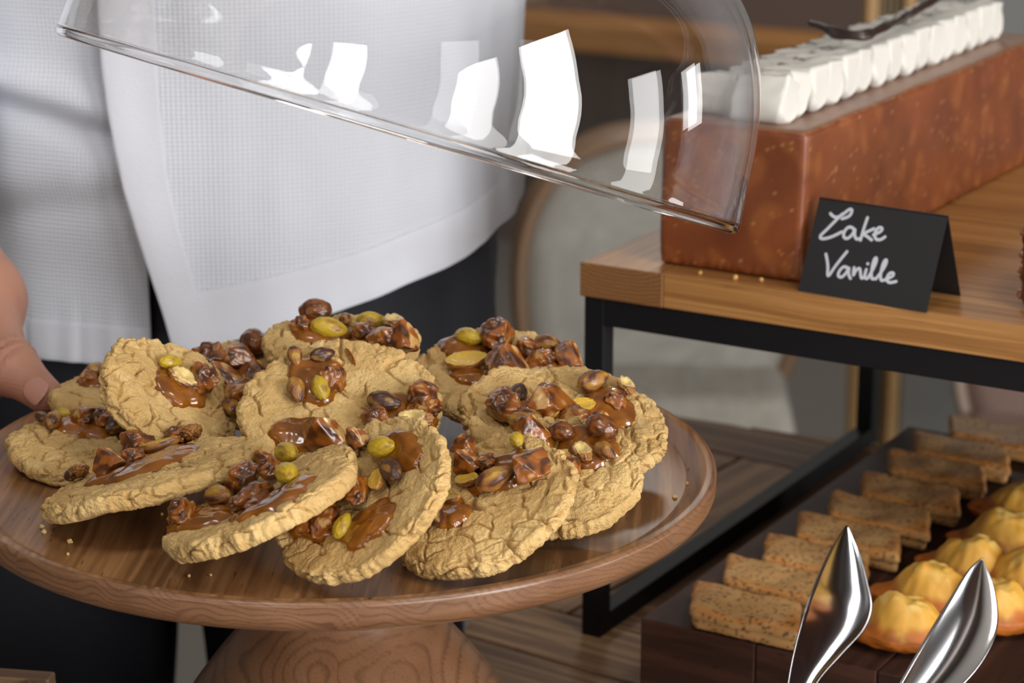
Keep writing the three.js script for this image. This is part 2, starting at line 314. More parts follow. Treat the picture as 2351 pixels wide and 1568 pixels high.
// ---------------------------------------------------------------- the raised shelf: black steel frame, oak top
const oakLong = std(0xffffff, 0.42, { map: texture(1024, 1024, woodPixels([172, 122, 68], [128, 84, 42], [198, 150, 94], { s: 61, across: 64, along: 1, bands: 12, pores: 0.4 })), clearcoat: 0.15, clearcoatRoughness: 0.4 });
const oakEnd = std(0xffffff, 0.6, { map: texture(256, 256, (x, y) => { const r = Math.hypot(x - 0.5, (y - 1.6) * 0.8), k = 0.5 + 0.5 * Math.sin(r * 70 + 5 * tileFbm(x, y, 4, 4, 9, 3)), f = tileFbm(x, y, 60, 60, 12, 2); return mix3([138, 94, 52], [106, 68, 36], k * 0.7 + (f - 0.5) * 0.8); }) });
const SHELF = {};
{
  const c0 = onLevel(1368, 1452, 0), back = onLevel(2008, 1018, 0);
  const w = back.clone().sub(c0).dot(W);
  const dist = (p) => Math.hypot(p.x - EYE.x, p.z - EYE.z);
  const heightAt = (px, py, p) => { const s = sight(px, py); return EYE.y + s.y / Math.hypot(s.x, s.z) * dist(p); };
  const S = 0.0125, L = 0.62;                                        // tube size, length of the shelf
  SHELF.origin = c0; SHELF.under = heightAt(1345, 675, c0);
  const yTop = heightAt(1331, 598, c0), TH = yTop - SHELF.under;
  SHELF.top = yTop; SHELF.depth = w;
  const t = thing('display_shelf', 'raised display shelf with oak top and black square steel frame', 'shelf', c0, TURN);
  const steel = std(0x141416, 0.6, { specularIntensity: 0.5 });
  const H = SHELF.under;
  // frame local axes: x along U, z towards the viewer (-W)
  for (const x of [0, L]) for (const z of [0, -w]) { const m = part('leg', rbox(S, H, S, 0.0008), steel, t); m.position.set(x, H / 2, z); }
  for (const x of [0, L]) for (const y of [S / 2, H - S / 2]) { const m = part('side_rail', rbox(S, S, w - S, 0.0008), steel, t); m.position.set(x, y, -w / 2); }
  for (const z of [0, -w]) { const m = part('long_rail', rbox(L - S, S * 1.3, S, 0.0008), steel, t); m.position.set(L / 2, H - S * 0.65, z); }
  const o = 0.008, CAP = 0.052;
  const cap = part('breadboard_end', boxUV(rbox(CAP, TH, w + 2 * o, 0.0012), 'z', 4), oakLong, t); cap.position.set(-o + CAP / 2, H + TH / 2, -w / 2);
  const endFace = part('end_grain', rbox(CAP, TH, 0.0016, 0.0007), oakEnd, cap); endFace.position.set(0, 0, (w + 2 * o) / 2 - 0.0002);
  const nB = 4, bw = (w + 2 * o) / nB;
  for (let i = 0; i < nB; i++) { const m = part('board', boxUV(rbox(L + o - CAP, TH, bw - 0.0004, 0.0008), 'x', 2.6, i * 0.31, i * 0.17), oakLong, t); m.position.set(-o + CAP + (L + o - CAP) / 2, H + TH / 2, o - bw * (i + 0.5)); }
}
// ---------------------------------------------------------------- the dark walnut block with small cakes
const darkWalnut = std(0xffffff, 0.62, { specularIntensity: 0.45, map: texture(512, 1024, woodPixels([70, 44, 34], [44, 28, 22], [92, 60, 46], { s: 91, across: 16, bands: 5 })) });
const BLOCK = { h: 0.055 };
{
  const c = onLevel(1470, 1419, BLOCK.h), far = onLevel(2128, 985, BLOCK.h);
  const len = far.clone().sub(c).dot(W);
  BLOCK.corner = c; BLOCK.len = len; BLOCK.w = 0.34;
  const t = thing('walnut_block', 'thick dark walnut block carrying the small cakes under the shelf', 'board', V(c.x, 0, c.z), TURN);
  const n = 5, bw = BLOCK.w / n;
  for (let i = 0; i < n; i++) { const m = part('stave', boxUV(rbox(bw - 0.0003, BLOCK.h, len, 0.0012), 'z', 3, i * 0.23, i * 0.4), darkWalnut, t); m.position.set(bw * (i + 0.5), BLOCK.h / 2, -len / 2); }
}
// block coordinates: u to the right along its front, w away from the viewer
const onBlock = (u, w, y = BLOCK.h) => BLOCK.corner.clone().addScaledVector(U, u).addScaledVector(W, w).setY(y);
const blockUW = (x, y, h = BLOCK.h) => { const d = onLevel(x, y, h).sub(BLOCK.corner); return [d.dot(U), d.dot(W)]; };
// ---------------------------------------------------------------- the walnut cake stand
const PLATE = { y: 0.19 };
PLATE.c = onLevel(783, 1080, PLATE.y);
PLATE.R = 864 / FOCAL * depthOf(onLevel(816, 1085, PLATE.y));
const walnutA = C(0x765137), walnutB = C(0x412617), walnutC = C(0x8f6749);
// walnut as a solid: year rings round a lying heart line, so that every cut face shows its own figure
const solidWalnut = (p, cx, cy, f) => {
  const w = fbm3(p.x * 14, p.y * 14, p.z * 5, 3) * 0.02, r = Math.hypot((p.x - cx) * 1.0, (p.y - cy) * 1.25) + w + 0.12 * p.z * (p.x - cx);
  const s = r * f, k = s - Math.floor(s), ring = smooth(k, 0.55, 0.93) * (1 - smooth(k, 0.93, 1.0));
  let c = mixC(walnutA, walnutC, 0.5 + 0.6 * fbm3(p.x * 30, p.y * 30, p.z * 8, 3));
  return mixC(c, walnutB, ring * 0.5 + 0.3 * fbm3(p.x * 9, p.y * 9 + 5, p.z * 3, 3));
};
{
  const t = thing('cake_stand', 'round walnut cake stand with dished plate and flared foot', 'cake stand', V(PLATE.c.x, 0, PLATE.c.z));
  const R = PLATE.R, y = PLATE.y;
  const top = texture(1536, 1536, woodPixels([138, 98, 62], [92, 62, 38], [172, 130, 90], { s: 141, across: 34, along: 2, bands: 12, pores: 0.95 }));
  const topMat = std(0xffffff, 0.4, { map: top, specularIntensity: 0.7, clearcoat: 0.15, clearcoatRoughness: 0.22 });
  const LIP = 0.0055;
  // dished top: flat floor, small cove, raised lip
  const prof = []; for (let i = 0; i <= 20; i++) prof.push([R * 0.915 * i / 20, 0]);
  for (let i = 1; i <= 16; i++) { const k = i / 16; prof.push([R * (0.915 + 0.058 * k), LIP * (k * k * (3 - 2 * k))]); }
  prof.push([R * 0.985, LIP * 1.0]);
  const lathe = (pr, n) => new THREE.LatheGeometry(pr.map(([a, b]) => new THREE.Vector2(a, b)), n);
  const g = lathe(prof.reverse(), 256), p = g.attributes.position, uv = g.attributes.uv;
  for (let i = 0; i < p.count; i++) uv.setXY(i, (p.getX(i) + p.getZ(i) * 0.04) / 0.36 + 0.5, p.getZ(i) / 0.36 + 0.5);
  part('plate', g, topMat, t).position.y = y;
  const side = []; const corner = 0.0022;
  for (let i = 0; i <= 8; i++) { const a = Math.PI / 2 * (1 - i / 8); side.push([R - corner + corner * Math.cos(a) - 0.0005, LIP - corner + corner * Math.sin(a)]); }
  side.unshift([R * 0.984, LIP]);
  const under = [[R - 0.0005, 0.0032], [R - 0.0005, 0.0], [R - 0.0007, -0.003], [R - 0.0022, -0.006], [R - 0.0058, -0.0087], [R - 0.013, -0.0112], [R - 0.03, -0.0138], [R * 0.6, -0.017], [0.046, -0.0198]];
  const curve = new THREE.CatmullRomCurve3(under.map(([a, b]) => V(a, b, 0))).getPoints(84);
  curve.forEach((q) => side.push([q.x, q.y]));
  const pore = (rx, ry) => { const m = texture(512, 512, (x, y) => { const k = smooth(tileFbm(x, y, 90, 60, 71, 2), 0.55, 0.7), f = 22 * (tileFbm(x, y, 30, 120, 73, 3) - 0.5); return [250 - 95 * k + f, 250 - 105 * k + f, 250 - 112 * k + f]; }); m.repeat.set(rx, ry); return m; };
  const footMat = std(0xffffff, 0.3, { vertexColors: true, map: pore(9, 4), clearcoat: 0.45, clearcoatRoughness: 0.2 });
  const rimMat = std(0xffffff, 0.36, { map: pore(22, 2), vertexColors: true, clearcoat: 0.3, clearcoatRoughness: 0.25 });
  const rg = lathe(side.reverse(), 900);
  // the rim shows the ends of the glued staves, each with its own heart
  paint(rg, (q) => { const k = Math.floor((q.x + 0.2) / 0.073), far = q.z < 0 ? 9 : 0; return solidWalnut(V(q.x, q.y, q.z * 0.5 + k), (k + 0.5) * 0.073 - 0.2 + 0.06 * (hash(k, 1, 3 + far) - 0.5), -0.05 - 0.05 * hash(k, 2, 3 + far), 290); });
  const rim = part('rim', rg, rimMat, t); rim.position.y = y;
  const foot = [[0.0, -0.0197], [0.037, -0.0199], [0.0345, -0.03], [0.0338, -0.042], [0.0352, -0.054], [0.0405, -0.066], [0.051, -0.08], [0.0645, -0.097], [0.078, -0.117], [0.088, -0.14], [0.093, -0.164], [0.0935, -0.182], [0.092, -0.19], [0, -0.19]];
  const fc = new THREE.CatmullRomCurve3(foot.slice(1, -1).map(([a, b]) => V(a, b, 0))).getPoints(150).map((q) => [q.x, q.y]); fc.push([0, -0.19]);
  const fg = lathe(fc.reverse(), 520); paint(fg, (q) => solidWalnut(q, 0.012 + 0.02 * (q.x < 0 ? -1 : 1), -0.085, 120));
  part('foot', fg, footMat, t).position.y = y;
}
// ---------------------------------------------------------------- nuts
const nutMatte = std(0xffffff, 0.42, { vertexColors: true, clearcoat: 0.35, clearcoatRoughness: 0.3 });
const nutGlaze = std(0xffffff, 0.38, { vertexColors: true, clearcoat: 0.7, clearcoatRoughness: 0.14 });
const caramelMat = std(0xffffff, 0.22, { vertexColors: true, clearcoat: 1, clearcoatRoughness: 0.07 });
const green = C(0xb2941a), greenPale = C(0xd3b136), olive = C(0x8a6f22), purple = C(0x4a2620), skin = C(0x8a5528), skinDark = C(0x3a2418), tan = C(0xc9964c), cream = C(0xe6cd96), amber = C(0x8f4f12), amberDark = C(0x4c2608), rust = C(0x7a4212);
// each nut is one unit long, lying along x, upper side +z
function nutGeometry(kind, seed) {
  const glazed = 'crf'.includes(kind);
  const g = mergeVertices(new THREE.IcosahedronGeometry(1, glazed ? 11 : 10).deleteAttribute('uv').deleteAttribute('normal'), 1e-5);
  const s = seed * 9.7, tone = [];
  warp(g, (q, i) => {
    const d = q.clone();
    let r = 1, k = 0;
    if (kind === 'c') {                                    // lump of chopped nut in caramel
      r += 0.22 * N3(d.x * 0.8 + s, d.y * 0.8, d.z * 0.8) + 0.12 * N3(d.x * 1.7 + s, d.y * 1.7, d.z * 1.7 + 4);
      k = N3(d.x * 1.0 + s, d.y * 1.0 + 7, d.z * 1.0) * 0.75;
      q.multiplyScalar(r * 0.5);
      for (let f = 0; f < 9; f++) {                        // chopped faces, their edges rounded by the sugar
        const z = 1 - 2 * hash(f, 1, seed * 100 | 0), w = hash(f, 2, seed * 100 | 0) * 6.283, e = Math.sqrt(1 - z * z), nx = e * Math.cos(w), ny = e * Math.sin(w), dist = 0.3 + 0.13 * hash(f, 3, seed * 100 | 0), over = q.x * nx + q.y * ny + q.z * z - dist;
        if (over > -0.04) { const m = over > 0.04 ? over : (over + 0.04) ** 2 / 0.16; q.x -= nx * m; q.y -= ny * m; q.z -= z * m; if (over > 0.03 && f === 0) k += 0.6; }
      }
      q.multiplyScalar(1 + 0.035 * N3(d.x * 2.4 + s, d.y * 2.4, d.z * 2.4)); q.y *= 0.85; q.z *= 0.8;
    } else if (kind === 'r') {                             // whole glazed nut
      r += 0.05 * N3(d.x * 1.6 + s, d.y * 1.6, d.z * 1.6); k = N3(d.x * 1.5 + s, d.y * 1.5, d.z * 1.5);
      q.multiplyScalar(r * 0.5); q.y *= 0.78; q.z *= 0.76;
    } else if (kind === 'f') {                             // thin glazed splinter
      r += 0.2 * N3(d.x * 1.2 + s, d.y * 1.2, d.z * 1.2) + 0.08 * N3(d.x * 4 + s, d.y * 4, d.z * 4); k = N3(d.x * 2 + s, d.y * 2, d.z * 2);
      q.multiplyScalar(r * 0.5); q.y *= 0.44; q.z *= 0.46;
    } else {                                               // pistachio kernels: g green, p brown skin, d dark skin, h split half, n broken with pale hollow
      r += 0.035 * N3(d.x * 2 + s, d.y * 2, d.z * 2) + 0.02 * N3(d.x * 5, d.y * 5 + s, d.z * 9);
      const wr = 0.012 * Math.sin(Math.atan2(d.z, d.y) * 9 + 3 * N3(d.x + s, d.y, d.z)) * (1 - d.x * d.x); r += wr;
      k = N3(d.x * 0.9 + s, d.y * 0.9 + 3, d.z * 0.9) + 0.16 * N3(d.x * 6, d.y * 2.5 + s, d.z * 2.5);
      q.multiplyScalar(r * 0.5); const taper = 1 - 0.16 * d.x - 0.12 * d.x * d.x; q.y *= 0.6 * taper; q.z *= 0.55 * taper;
      if (kind === 'h') { const lim = 0.05 + 0.015 * N2(d.x * 3 + s, d.y * 3) - 0.04 * Math.exp(-((d.y / 0.4) ** 2) - (d.x / 0.6) ** 2); if (q.z > lim) { q.z = lim; k = 9; } }
      if (kind === 'n') { const dent = 0.26 * Math.exp(-(((q.x + 0.08) / 0.26) ** 2) - (q.y / 0.2) ** 2); if (q.z > 0) { q.z -= dent; if (dent > 0.07) k = 9; else if (dent > 0.03) k = 8; } q.multiplyScalar(1 + 0.12 * N3(d.x * 3 + s, d.y * 3, d.z * 3)); }
    }
    tone[i] = k;
  });
  let i = 0;
  paint(g, (q) => {
    const k = tone[i++], fine = N3(q.x * 30 + s, q.y * 30, q.z * 30) * 0.5 + 0.5;
    if (k === 9) return mixC(kind === 'n' ? cream : greenPale, kind === 'n' ? greenPale : tan, fine * 0.7);
    if (k === 8) return mixC(cream, tan, fine);
    const st = (a, b) => smooth(k, a, b);
    if (kind === 'g') return mixC(mixC(green, greenPale, fine * 0.6), mixC(olive, skin, fine), st(0.15, 0.9) * 0.85);
    if (kind === 'p') return mixC(mixC(mixC(skin, tan, fine * 0.35), green, st(-0.2, -0.7) * 0.6), mixC(purple, skinDark, fine), st(-0.1, 0.6) * 0.9);
    if (kind === 'd') return mixC(mixC(skinDark, purple, fine), mixC(skin, olive, fine), st(0.25, 0.7));
    if (kind === 'h' || kind === 'n') return mixC(mixC(skin, tan, fine * 0.6), purple, st(0.0, 0.7) * 0.7);
    if (kind === 'c') return mixC(mixC(amber, amberDark, smooth(k, 0.15, -0.45)), mixC(tan, cream, fine * 0.7), smooth(k, 0.45, 0.8) * 0.75);
    if (kind === 'f') return mixC(mixC(rust, amberDark, fine * 0.5), amberDark, st(0.0, 0.5));
    return mixC(mixC(amber, rust, 0.5), amberDark, st(-0.9, 0.7));
  });
  g.computeVertexNormals();
  return g;
}
const nutStock = {}; for (const k of 'gpdhncrf') nutStock[k] = [0, 1, 2, 3].map((i) => nutGeometry(k, i + k.charCodeAt(0) * 0.13));
const nutName = { g: 'pistachio', p: 'pistachio', d: 'pistachio', h: 'pistachio_half', n: 'broken_pistachio', c: 'caramelised_nut', r: 'glazed_nut', f: 'nut_splinter' };

// ---------------------------------------------------------------- cookies
const crumbColour = texture(1024, 1024, (x, y) => { const a = tileFbm(x, y, 9, 9, 300, 4), b = tileFbm(x, y, 70, 70, 310, 3), d = tile(x * 300, y * 300, 300, 300, 320); let c = mix3([200, 164, 104], [214, 181, 121], smooth(a, 0.35, 0.65)); c = mix3(c, [180, 138, 78], smooth(b, 0.52, 0.72) * 0.5); c = mix3(c, [240, 214, 160], smooth(d, 0.86, 0.98) * 0.45); return c; });
const crumbBump = texture(1024, 1024, (x, y) => 0.55 * tileFbm(x, y, 60, 60, 330, 4) + 0.45 * tile(x * 330, y * 330, 330, 330, 340), false);
const dough = std(0xffffff, 0.85, { map: crumbColour, bumpMap: crumbBump, bumpScale: 0.0006 });
function worley(x, y, s) { let f1 = 9, f2 = 9, id = 0; const xi = Math.floor(x), yi = Math.floor(y); for (let j = -1; j <= 1; j++) for (let i = -1; i <= 1; i++) { const a = xi + i, b = yi + j, dx = a + hash(a, b, s) - x, dy = b + hash(a, b, s + 1) - y, d = Math.sqrt(dx * dx + dy * dy); if (d < f1) { f2 = f1; f1 = d; id = hash(a, b, s + 7); } else if (d < f2) f2 = d; } return [f2 - f1, id]; }

function cookieShape(R, T, seed, dish) {
  const s = seed * 13.37;
  const outline = (a) => R * (1 + 0.028 * N3(Math.cos(a) * 1.3 + s, Math.sin(a) * 1.3, 1) + 0.014 * N3(Math.cos(a) * 4 + s, Math.sin(a) * 4, 2) + 0.008 * N3(Math.cos(a) * 13 + s, Math.sin(a) * 13, 6) + 0.005 * N3(Math.cos(a) * 30 + s, Math.sin(a) * 30, 4));
  const bow = (x, y) => dish * 0.006 * ((x * x + y * y) / (R * R) - 0.55) + 0.0022 * N3(x * 18 + s, y * 18, 3);
  // relief in metres at a point of the skin; strong at the brim, calmer in the middle
  const relief = (x, y, z, brim) => {
    const wx = x + 0.0016 * N3(x * 110 + s, y * 110, 5), wy = y + 0.0016 * N3(x * 110 + s, y * 110, 9);
    const mask = smooth(N3(x * 26 + s, y * 26, 21), -0.6, 0.3), w0 = worley(wx * 52 + 1.7 * s, wy * 52 + z * 40, seed * 83)[0], c0 = smooth(w0, 0.0, 0.085);
    const [w1, b1] = worley(wx * 100 + s, wy * 100 + z * 90, seed * 31), [w2, b2] = worley(wx * 235 + s, wy * 235 + z * 210, seed * 57), c1 = smooth(w1, 0.0, 0.17), c2 = smooth(w2, 0.0, 0.22);
    let d = 0.0007 * N3(x * 45 + s, y * 45, z * 45) + 0.0003 * N3(x * 150 + s, y * 150, z * 150) + 0.00016 * N3(x * 420, y * 420 + s, z * 420) + 0.00006 * N3(x * 950, y * 950 + s, z * 950);
    d += mask * (0.0008 * (b1 - 0.5) * c1 * (1 - 0.6 * brim) - (1 - c1) * 0.0028 * (0.85 - 0.1 * brim) * smooth(N3(x * 62 + s, y * 62, 51 + z * 40), -0.55, 0.2)) - (1 - c0) * 0.0034 * smooth(N3(x * 40 + s, y * 40, 71), -0.25, 0.3);
    d += (0.0006 * (b2 - 0.5) * c2 - (1 - c2) * 0.0008) * (0.15 + 0.75 * brim) * smooth(N3(x * 45 + s, y * 45, 33), -0.2, 0.5);
    return d + brim * 0.0004 * N3(x * 130 + s, y * 130, z * 130 + 8);
  };
  const NA = 380, prof = [];
  for (let i = 0; i <= 104; i++) { const k = i / 104; prof.push([0.94 * k ** 0.85, 1, 0, 1, k]); }
  for (let i = 1; i <= 26; i++) { const a = i / 26 * Math.PI * 0.92, e = 0.06; prof.push([0.94 + e * Math.sin(a), 0.5 + 0.5 * Math.cos(a), Math.sin(a), Math.cos(a), 1]); }
  for (let i = 1; i <= 8; i++) { const k = i / 8; prof.push([0.953 * (1 - k), 0.0, 0, -1, 0]); }
  const P = [], uv = [], ix = [];
  const skin = (a, [ro, h, nr, nz, br]) => {
    const Ra = outline(a), r = ro * Ra, c = Math.cos(a), sn = Math.sin(a), x = r * c, y = r * sn;
    const taper = 1 - 0.22 * smooth(ro, 0.7, 1), z = h * T * taper + bow(x, y);
    const d = relief(x, y, z, smooth(br, 0.5, 1) * (h > 0 ? 1 : 0.2)) * (nz < -0.5 ? 0.25 : 1) + (h > 0 && h < 1 ? 0.0004 * N3(c * 9 + s, sn * 9, z * 90) : 0);
    return [x + nr * c * d, y + nr * sn * d, z + nz * d];
  };
  prof.forEach((q) => { for (let i = 0; i <= NA; i++) { const v = skin((i % NA) / NA * Math.PI * 2, q); P.push(...v); uv.push(v[0] * 11 + seed * 0.21, v[1] * 11 + v[2] * 9 + seed * 0.37); } });
  const at = (i, j) => j * (NA + 1) + i;
  for (let j = 0; j < prof.length - 1; j++) for (let i = 0; i < NA; i++) ix.push(at(i, j), at(i, j + 1), at(i + 1, j + 1), at(i, j), at(i + 1, j + 1), at(i + 1, j));
  const g = new THREE.BufferGeometry(); g.setAttribute('position', new THREE.Float32BufferAttribute(P, 3)); g.setAttribute('uv', new THREE.Float32BufferAttribute(uv, 2)); g.setIndex(ix); g.computeVertexNormals();
  const n = g.attributes.normal; for (let j = 0; j < prof.length; j++) n.setXYZ(at(NA, j), n.getX(at(0, j)), n.getY(at(0, j)), n.getZ(at(0, j)));
  const topZ = (x, y) => { const ro = Math.min(Math.hypot(x, y) / outline(Math.atan2(y, x)), 1); return T * (1 - 0.22 * smooth(ro, 0.7, 1)) + bow(x, y) - (ro > 0.94 ? T * 0.5 * ((ro - 0.94) / 0.06) ** 2 : 0); };
  return { geometry: g, topZ, outline };
}
function puddleGeometry(cx, cy, rx, ry, turn, topZ, outline, seed, hgt = 0.0036) {
  const NA = 64, NR = 16, P = [], ix = [], ca = Math.cos(turn), sa = Math.sin(turn), s = seed * 5.1;
  for (let j = 0; j <= NR; j++) for (let i = 0; i <= NA; i++) {
    const a = (i % NA) / NA * Math.PI * 2, k = j / NR, w = 1 + 0.15 * N3(Math.cos(a) * 1.1 + s, Math.sin(a) * 1.1, 4) + 0.035 * N3(Math.cos(a) * 2.4 + s, Math.sin(a) * 2.4, 8);
    const lx = rx * w * k * Math.cos(a), ly = ry * w * k * Math.sin(a); let x = cx + lx * ca - ly * sa, y = cy + lx * sa + ly * ca;
    const lim = outline(Math.atan2(y, x)) * 0.985, l = Math.hypot(x, y); if (l > lim) { x *= lim / l; y *= lim / l; }
    const dome = Math.pow(Math.max(0, 1 - k ** 3.2), 0.55);
    P.push(x, y, topZ(x, y) - 0.0009 + (hgt + 0.0009) * dome + dome * 0.0007 * N3(x * 130 + s, y * 130, 2));
  }
  const at = (i, j) => j * (NA + 1) + i;
  for (let j = 0; j < NR; j++) for (let i = 0; i < NA; i++) ix.push(at(i, j), at(i, j + 1), at(i + 1, j + 1), at(i, j), at(i + 1, j + 1), at(i + 1, j));
  const g = new THREE.BufferGeometry(); g.setAttribute('position', new THREE.Float32BufferAttribute(P, 3)); g.setIndex(ix); g.computeVertexNormals();
  const n = g.attributes.normal; for (let j = 0; j <= NR; j++) n.setXYZ(at(NA, j), n.getX(at(0, j)), n.getY(at(0, j)), n.getZ(at(0, j)));
  return paint(g, (q) => mixC(C(0x98590c), C(0x6b3a06), 0.5 + 0.8 * fbm3(q.x * 60 + s, q.y * 60, q.z * 60, 3)));
}
// pose: c centre in the picture, R half the long axis, k how open the disc looks, up the way its face leans, lift height of its lowest edge over the plate
// puddles: [x, y, half length, half width, turn]; nuts: [kind, x, y, length, turn]
function cookie(label, { c, R, k, up, lift, T = 0.0105, dish = 0.6, seed }, puddles, nuts) {
  const l = Math.hypot(...up), n = CAM_F.clone().multiplyScalar(-k).addScaledVector(CAM_R, up[0] / l * Math.sqrt(1 - k * k)).addScaledVector(CAM_U, -up[1] / l * Math.sqrt(1 - k * k)).normalize();
  let lo = 0.8, hi = 1.5;
  const low = (d) => atDepth(c[0], c[1], d).y - R / FOCAL * d * Math.sqrt(1 - n.y * n.y) - T * n.y;
  for (let i = 0; i < 50; i++) { const m = (lo + hi) / 2; if (low(m) > PLATE.y + lift) lo = m; else hi = m; }
  const depth = (lo + hi) / 2, r = R / FOCAL * depth, centre = atDepth(c[0], c[1], depth);
  const t = thing('cookie', label, 'cookie', null, 0, 'pistachio cookies piled on the cake stand');
  const zAx = n, xAx = CAM_R.clone().addScaledVector(n, -CAM_R.dot(n)).normalize(), yAx = zAx.clone().cross(xAx);
  const m = new THREE.Matrix4().makeBasis(xAx, yAx, zAx), o = centre.clone().addScaledVector(n, -T);
  t.quaternion.setFromRotationMatrix(m); t.position.copy(o); t.updateMatrixWorld(true);
  const inv = t.matrixWorld.clone().invert();
  const local = (x, y, h) => { const s = sight(x, y), e = EYE.clone().applyMatrix4(inv), q = EYE.clone().add(s).applyMatrix4(inv).sub(e); return e.addScaledVector(q, (h - e.z) / q.z); };
  const sh = cookieShape(r, T, seed, dish);
  part('dough', sh.geometry, dough, t);
  const px = depth / FOCAL, kk = 1 / Math.max(k, 0.3);
  puddles.forEach(([x, y, a, b, turn = 0], i) => {
    const q = local(x, y, T + 0.002), lim = r * 0.86, d = Math.hypot(q.x, q.y); if (d > lim) { q.x *= lim / d; q.y *= lim / d; }
    // long axis follows the direction seen in the picture
    const e = local(x + 10 * Math.cos(turn * Math.PI / 180), y + 10 * Math.sin(turn * Math.PI / 180), T + 0.002), e0 = local(x, y, T + 0.002), f = local(x - 10 * Math.sin(turn * Math.PI / 180), y + 10 * Math.cos(turn * Math.PI / 180), T + 0.002);
    const s1 = Math.min(e.distanceTo(e0) / 10, 2.6 * px), s2 = Math.min(f.distanceTo(e0) / 10, 2.6 * px);
    part('caramel', puddleGeometry(q.x, q.y, a * s1, b * s2, Math.atan2(e.y - e0.y, e.x - e0.x), sh.topZ, sh.outline, seed * 3 + i), caramelMat, t);
  });
  nuts.forEach(([kind, x, y, len, turn], i) => {
    const L = len * px, up2 = kind === 'c' ? 0.3 : kind === 'f' ? 0.2 : 0.24;
    const q = local(x, y, T + 0.0015 + L * up2), lim = r * 0.93, d = Math.hypot(q.x, q.y); if (d > lim) { q.x *= lim / d; q.y *= lim / d; }
    const a = turn * Math.PI / 180, e = local(x + 6 * Math.cos(a), y + 6 * Math.sin(a), T + 0.0015 + L * up2), e0 = local(x, y, T + 0.0015 + L * up2);
    const stock = nutStock[kind], mesh = part(nutName[kind], stock[(i + seed) % stock.length], 'crf'.includes(kind) ? nutGlaze : nutMatte, t);
    mesh.position.set(q.x, q.y, sh.topZ(q.x, q.y) + L * up2 + 0.0012);
    mesh.rotation.set(0.5 * (hash(i, seed, 3) - 0.5), 0.4 * (hash(i, seed, 4) - 0.5), Math.atan2(e.y - e0.y, e.x - e0.x), 'ZYX');
    mesh.scale.setScalar(L * (kind === 'c' ? 1.24 : 1.1));
  });
  return t;
}
cookie('large upright cookie facing front in the centre of the pile', { c: [782, 935], R: 234, k: 0.73, up: [0.05, -1], lift: 0.006, seed: 7, dish: 0.2 },
  [[725, 858, 72, 52, 20], [930, 938, 78, 46, 15], [690, 985, 72, 40, 0], [803, 810, 5, 22, -20]],
  [['p', 677, 812, 52, 75], ['d', 740, 808, 56, -15], ['p', 680, 888, 64, 75], ['g', 736, 884, 66, 72], ['c', 768, 855, 62, 70], ['d', 882, 912, 76, 14], ['c', 966, 893, 74, 70], ['c', 868, 955, 62, 30], ['n', 952, 958, 78, 4], ['c', 745, 990, 88, 20], ['c', 975, 925, 60, 0]]);
cookie('cookie topping the back of the pile with a bright yellow pistachio', { c: [785, 772], R: 180, k: 0.36, up: [0.02, -1], lift: 0.034, seed: 6 },
  [[735, 746, 75, 26, 0], [880, 760, 70, 30, 10]],
  [['r', 724, 712, 72, 5], ['g', 755, 740, 80, 2], ['p', 793, 722, 46, 70], ['c', 832, 742, 56, 20], ['g', 855, 724, 66, 0], ['n', 905, 740, 74, 60], ['c', 928, 775, 74, 40], ['c', 880, 770, 60, 10], ['c', 690, 742, 40, 0]]);
cookie('cookie at back right whose nuts overlap the pale chair', { c: [1142, 850], R: 202, k: 0.5, up: [0.05, -1], lift: 0.008, seed: 8 },
  [[1085, 850, 58, 28, 0], [1070, 790, 66, 24, 15], [1215, 820, 80, 30, 10]],
  [['g', 1077, 770, 70, 22], ['h', 1072, 815, 92, -6], ['c', 1143, 768, 84, 65], ['d', 1142, 808, 52, -15], ['c', 1172, 832, 96, 15], ['c', 1208, 795, 58, 60], ['p', 1258, 792, 62, 15], ['g', 1271, 823, 34, 0], ['c', 1308, 815, 62, 20], ['c', 1240, 822, 50, 0]]);
cookie('widest cookie at the right end of the pile lying nearly flat', { c: [1300, 955], R: 244, k: 0.5, up: [0.16, -1], lift: 0.006, seed: 9 },
  [[1180, 915, 55, 40, 0], [1390, 925, 72, 42, 15], [1290, 950, 80, 26, 5]],
  [['d', 1193, 892, 60, 100], ['c', 1165, 932, 80, 35], ['c', 1256, 915, 100, -12], ['g', 1283, 940, 72, -14], ['h', 1342, 918, 66, -20], ['p', 1362, 874, 78, -15], ['n', 1438, 888, 62, 65], ['c', 1385, 962, 62, 20], ['c', 1315, 955, 72, 8], ['p', 1205, 958, 72, 5], ['c', 1418, 910, 52, 40]]);
cookie('cookie at right with shiny round nuts lapping the widest cookie', { c: [1276, 1080], R: 198, k: 0.64, up: [-0.08, -1], lift: 0.001, seed: 10, dish: 1 },
  [[1350, 1015, 72, 52, 20], [1230, 1010, 50, 40, 0]],
  [['r', 1290, 985, 58, 15], ['r', 1381, 980, 74, 20], ['n', 1338, 1030, 66, 60], ['p', 1390, 1036, 60, 40], ['h', 1296, 1030, 36, -20], ['c', 1308, 1062, 62, 60], ['c', 1222, 985, 72, 0], ['p', 1200, 968, 66, 8]]);
cookie('cookie at front right with a big brown pistachio in its caramel', { c: [1093, 1140], R: 228, k: 0.55, up: [-0.42, -1], lift: 0.0, seed: 11 },
  [[1150, 1072, 88, 36, -12], [1030, 1168, 52, 36, -20]],
  [['c', 1068, 1018, 62, 60], ['c', 1068, 1052, 66, 10], ['c', 1108, 1050, 50, 40], ['h', 1066, 1084, 66, 10], ['p', 1130, 1088, 86, -22], ['c', 1210, 1060, 88, -55], ['g', 1187, 1012, 50, 75], ['h', 1028, 1128, 66, 20], ['d', 993, 1180, 76, 58], ['g', 925, 1208, 60, -55]]);
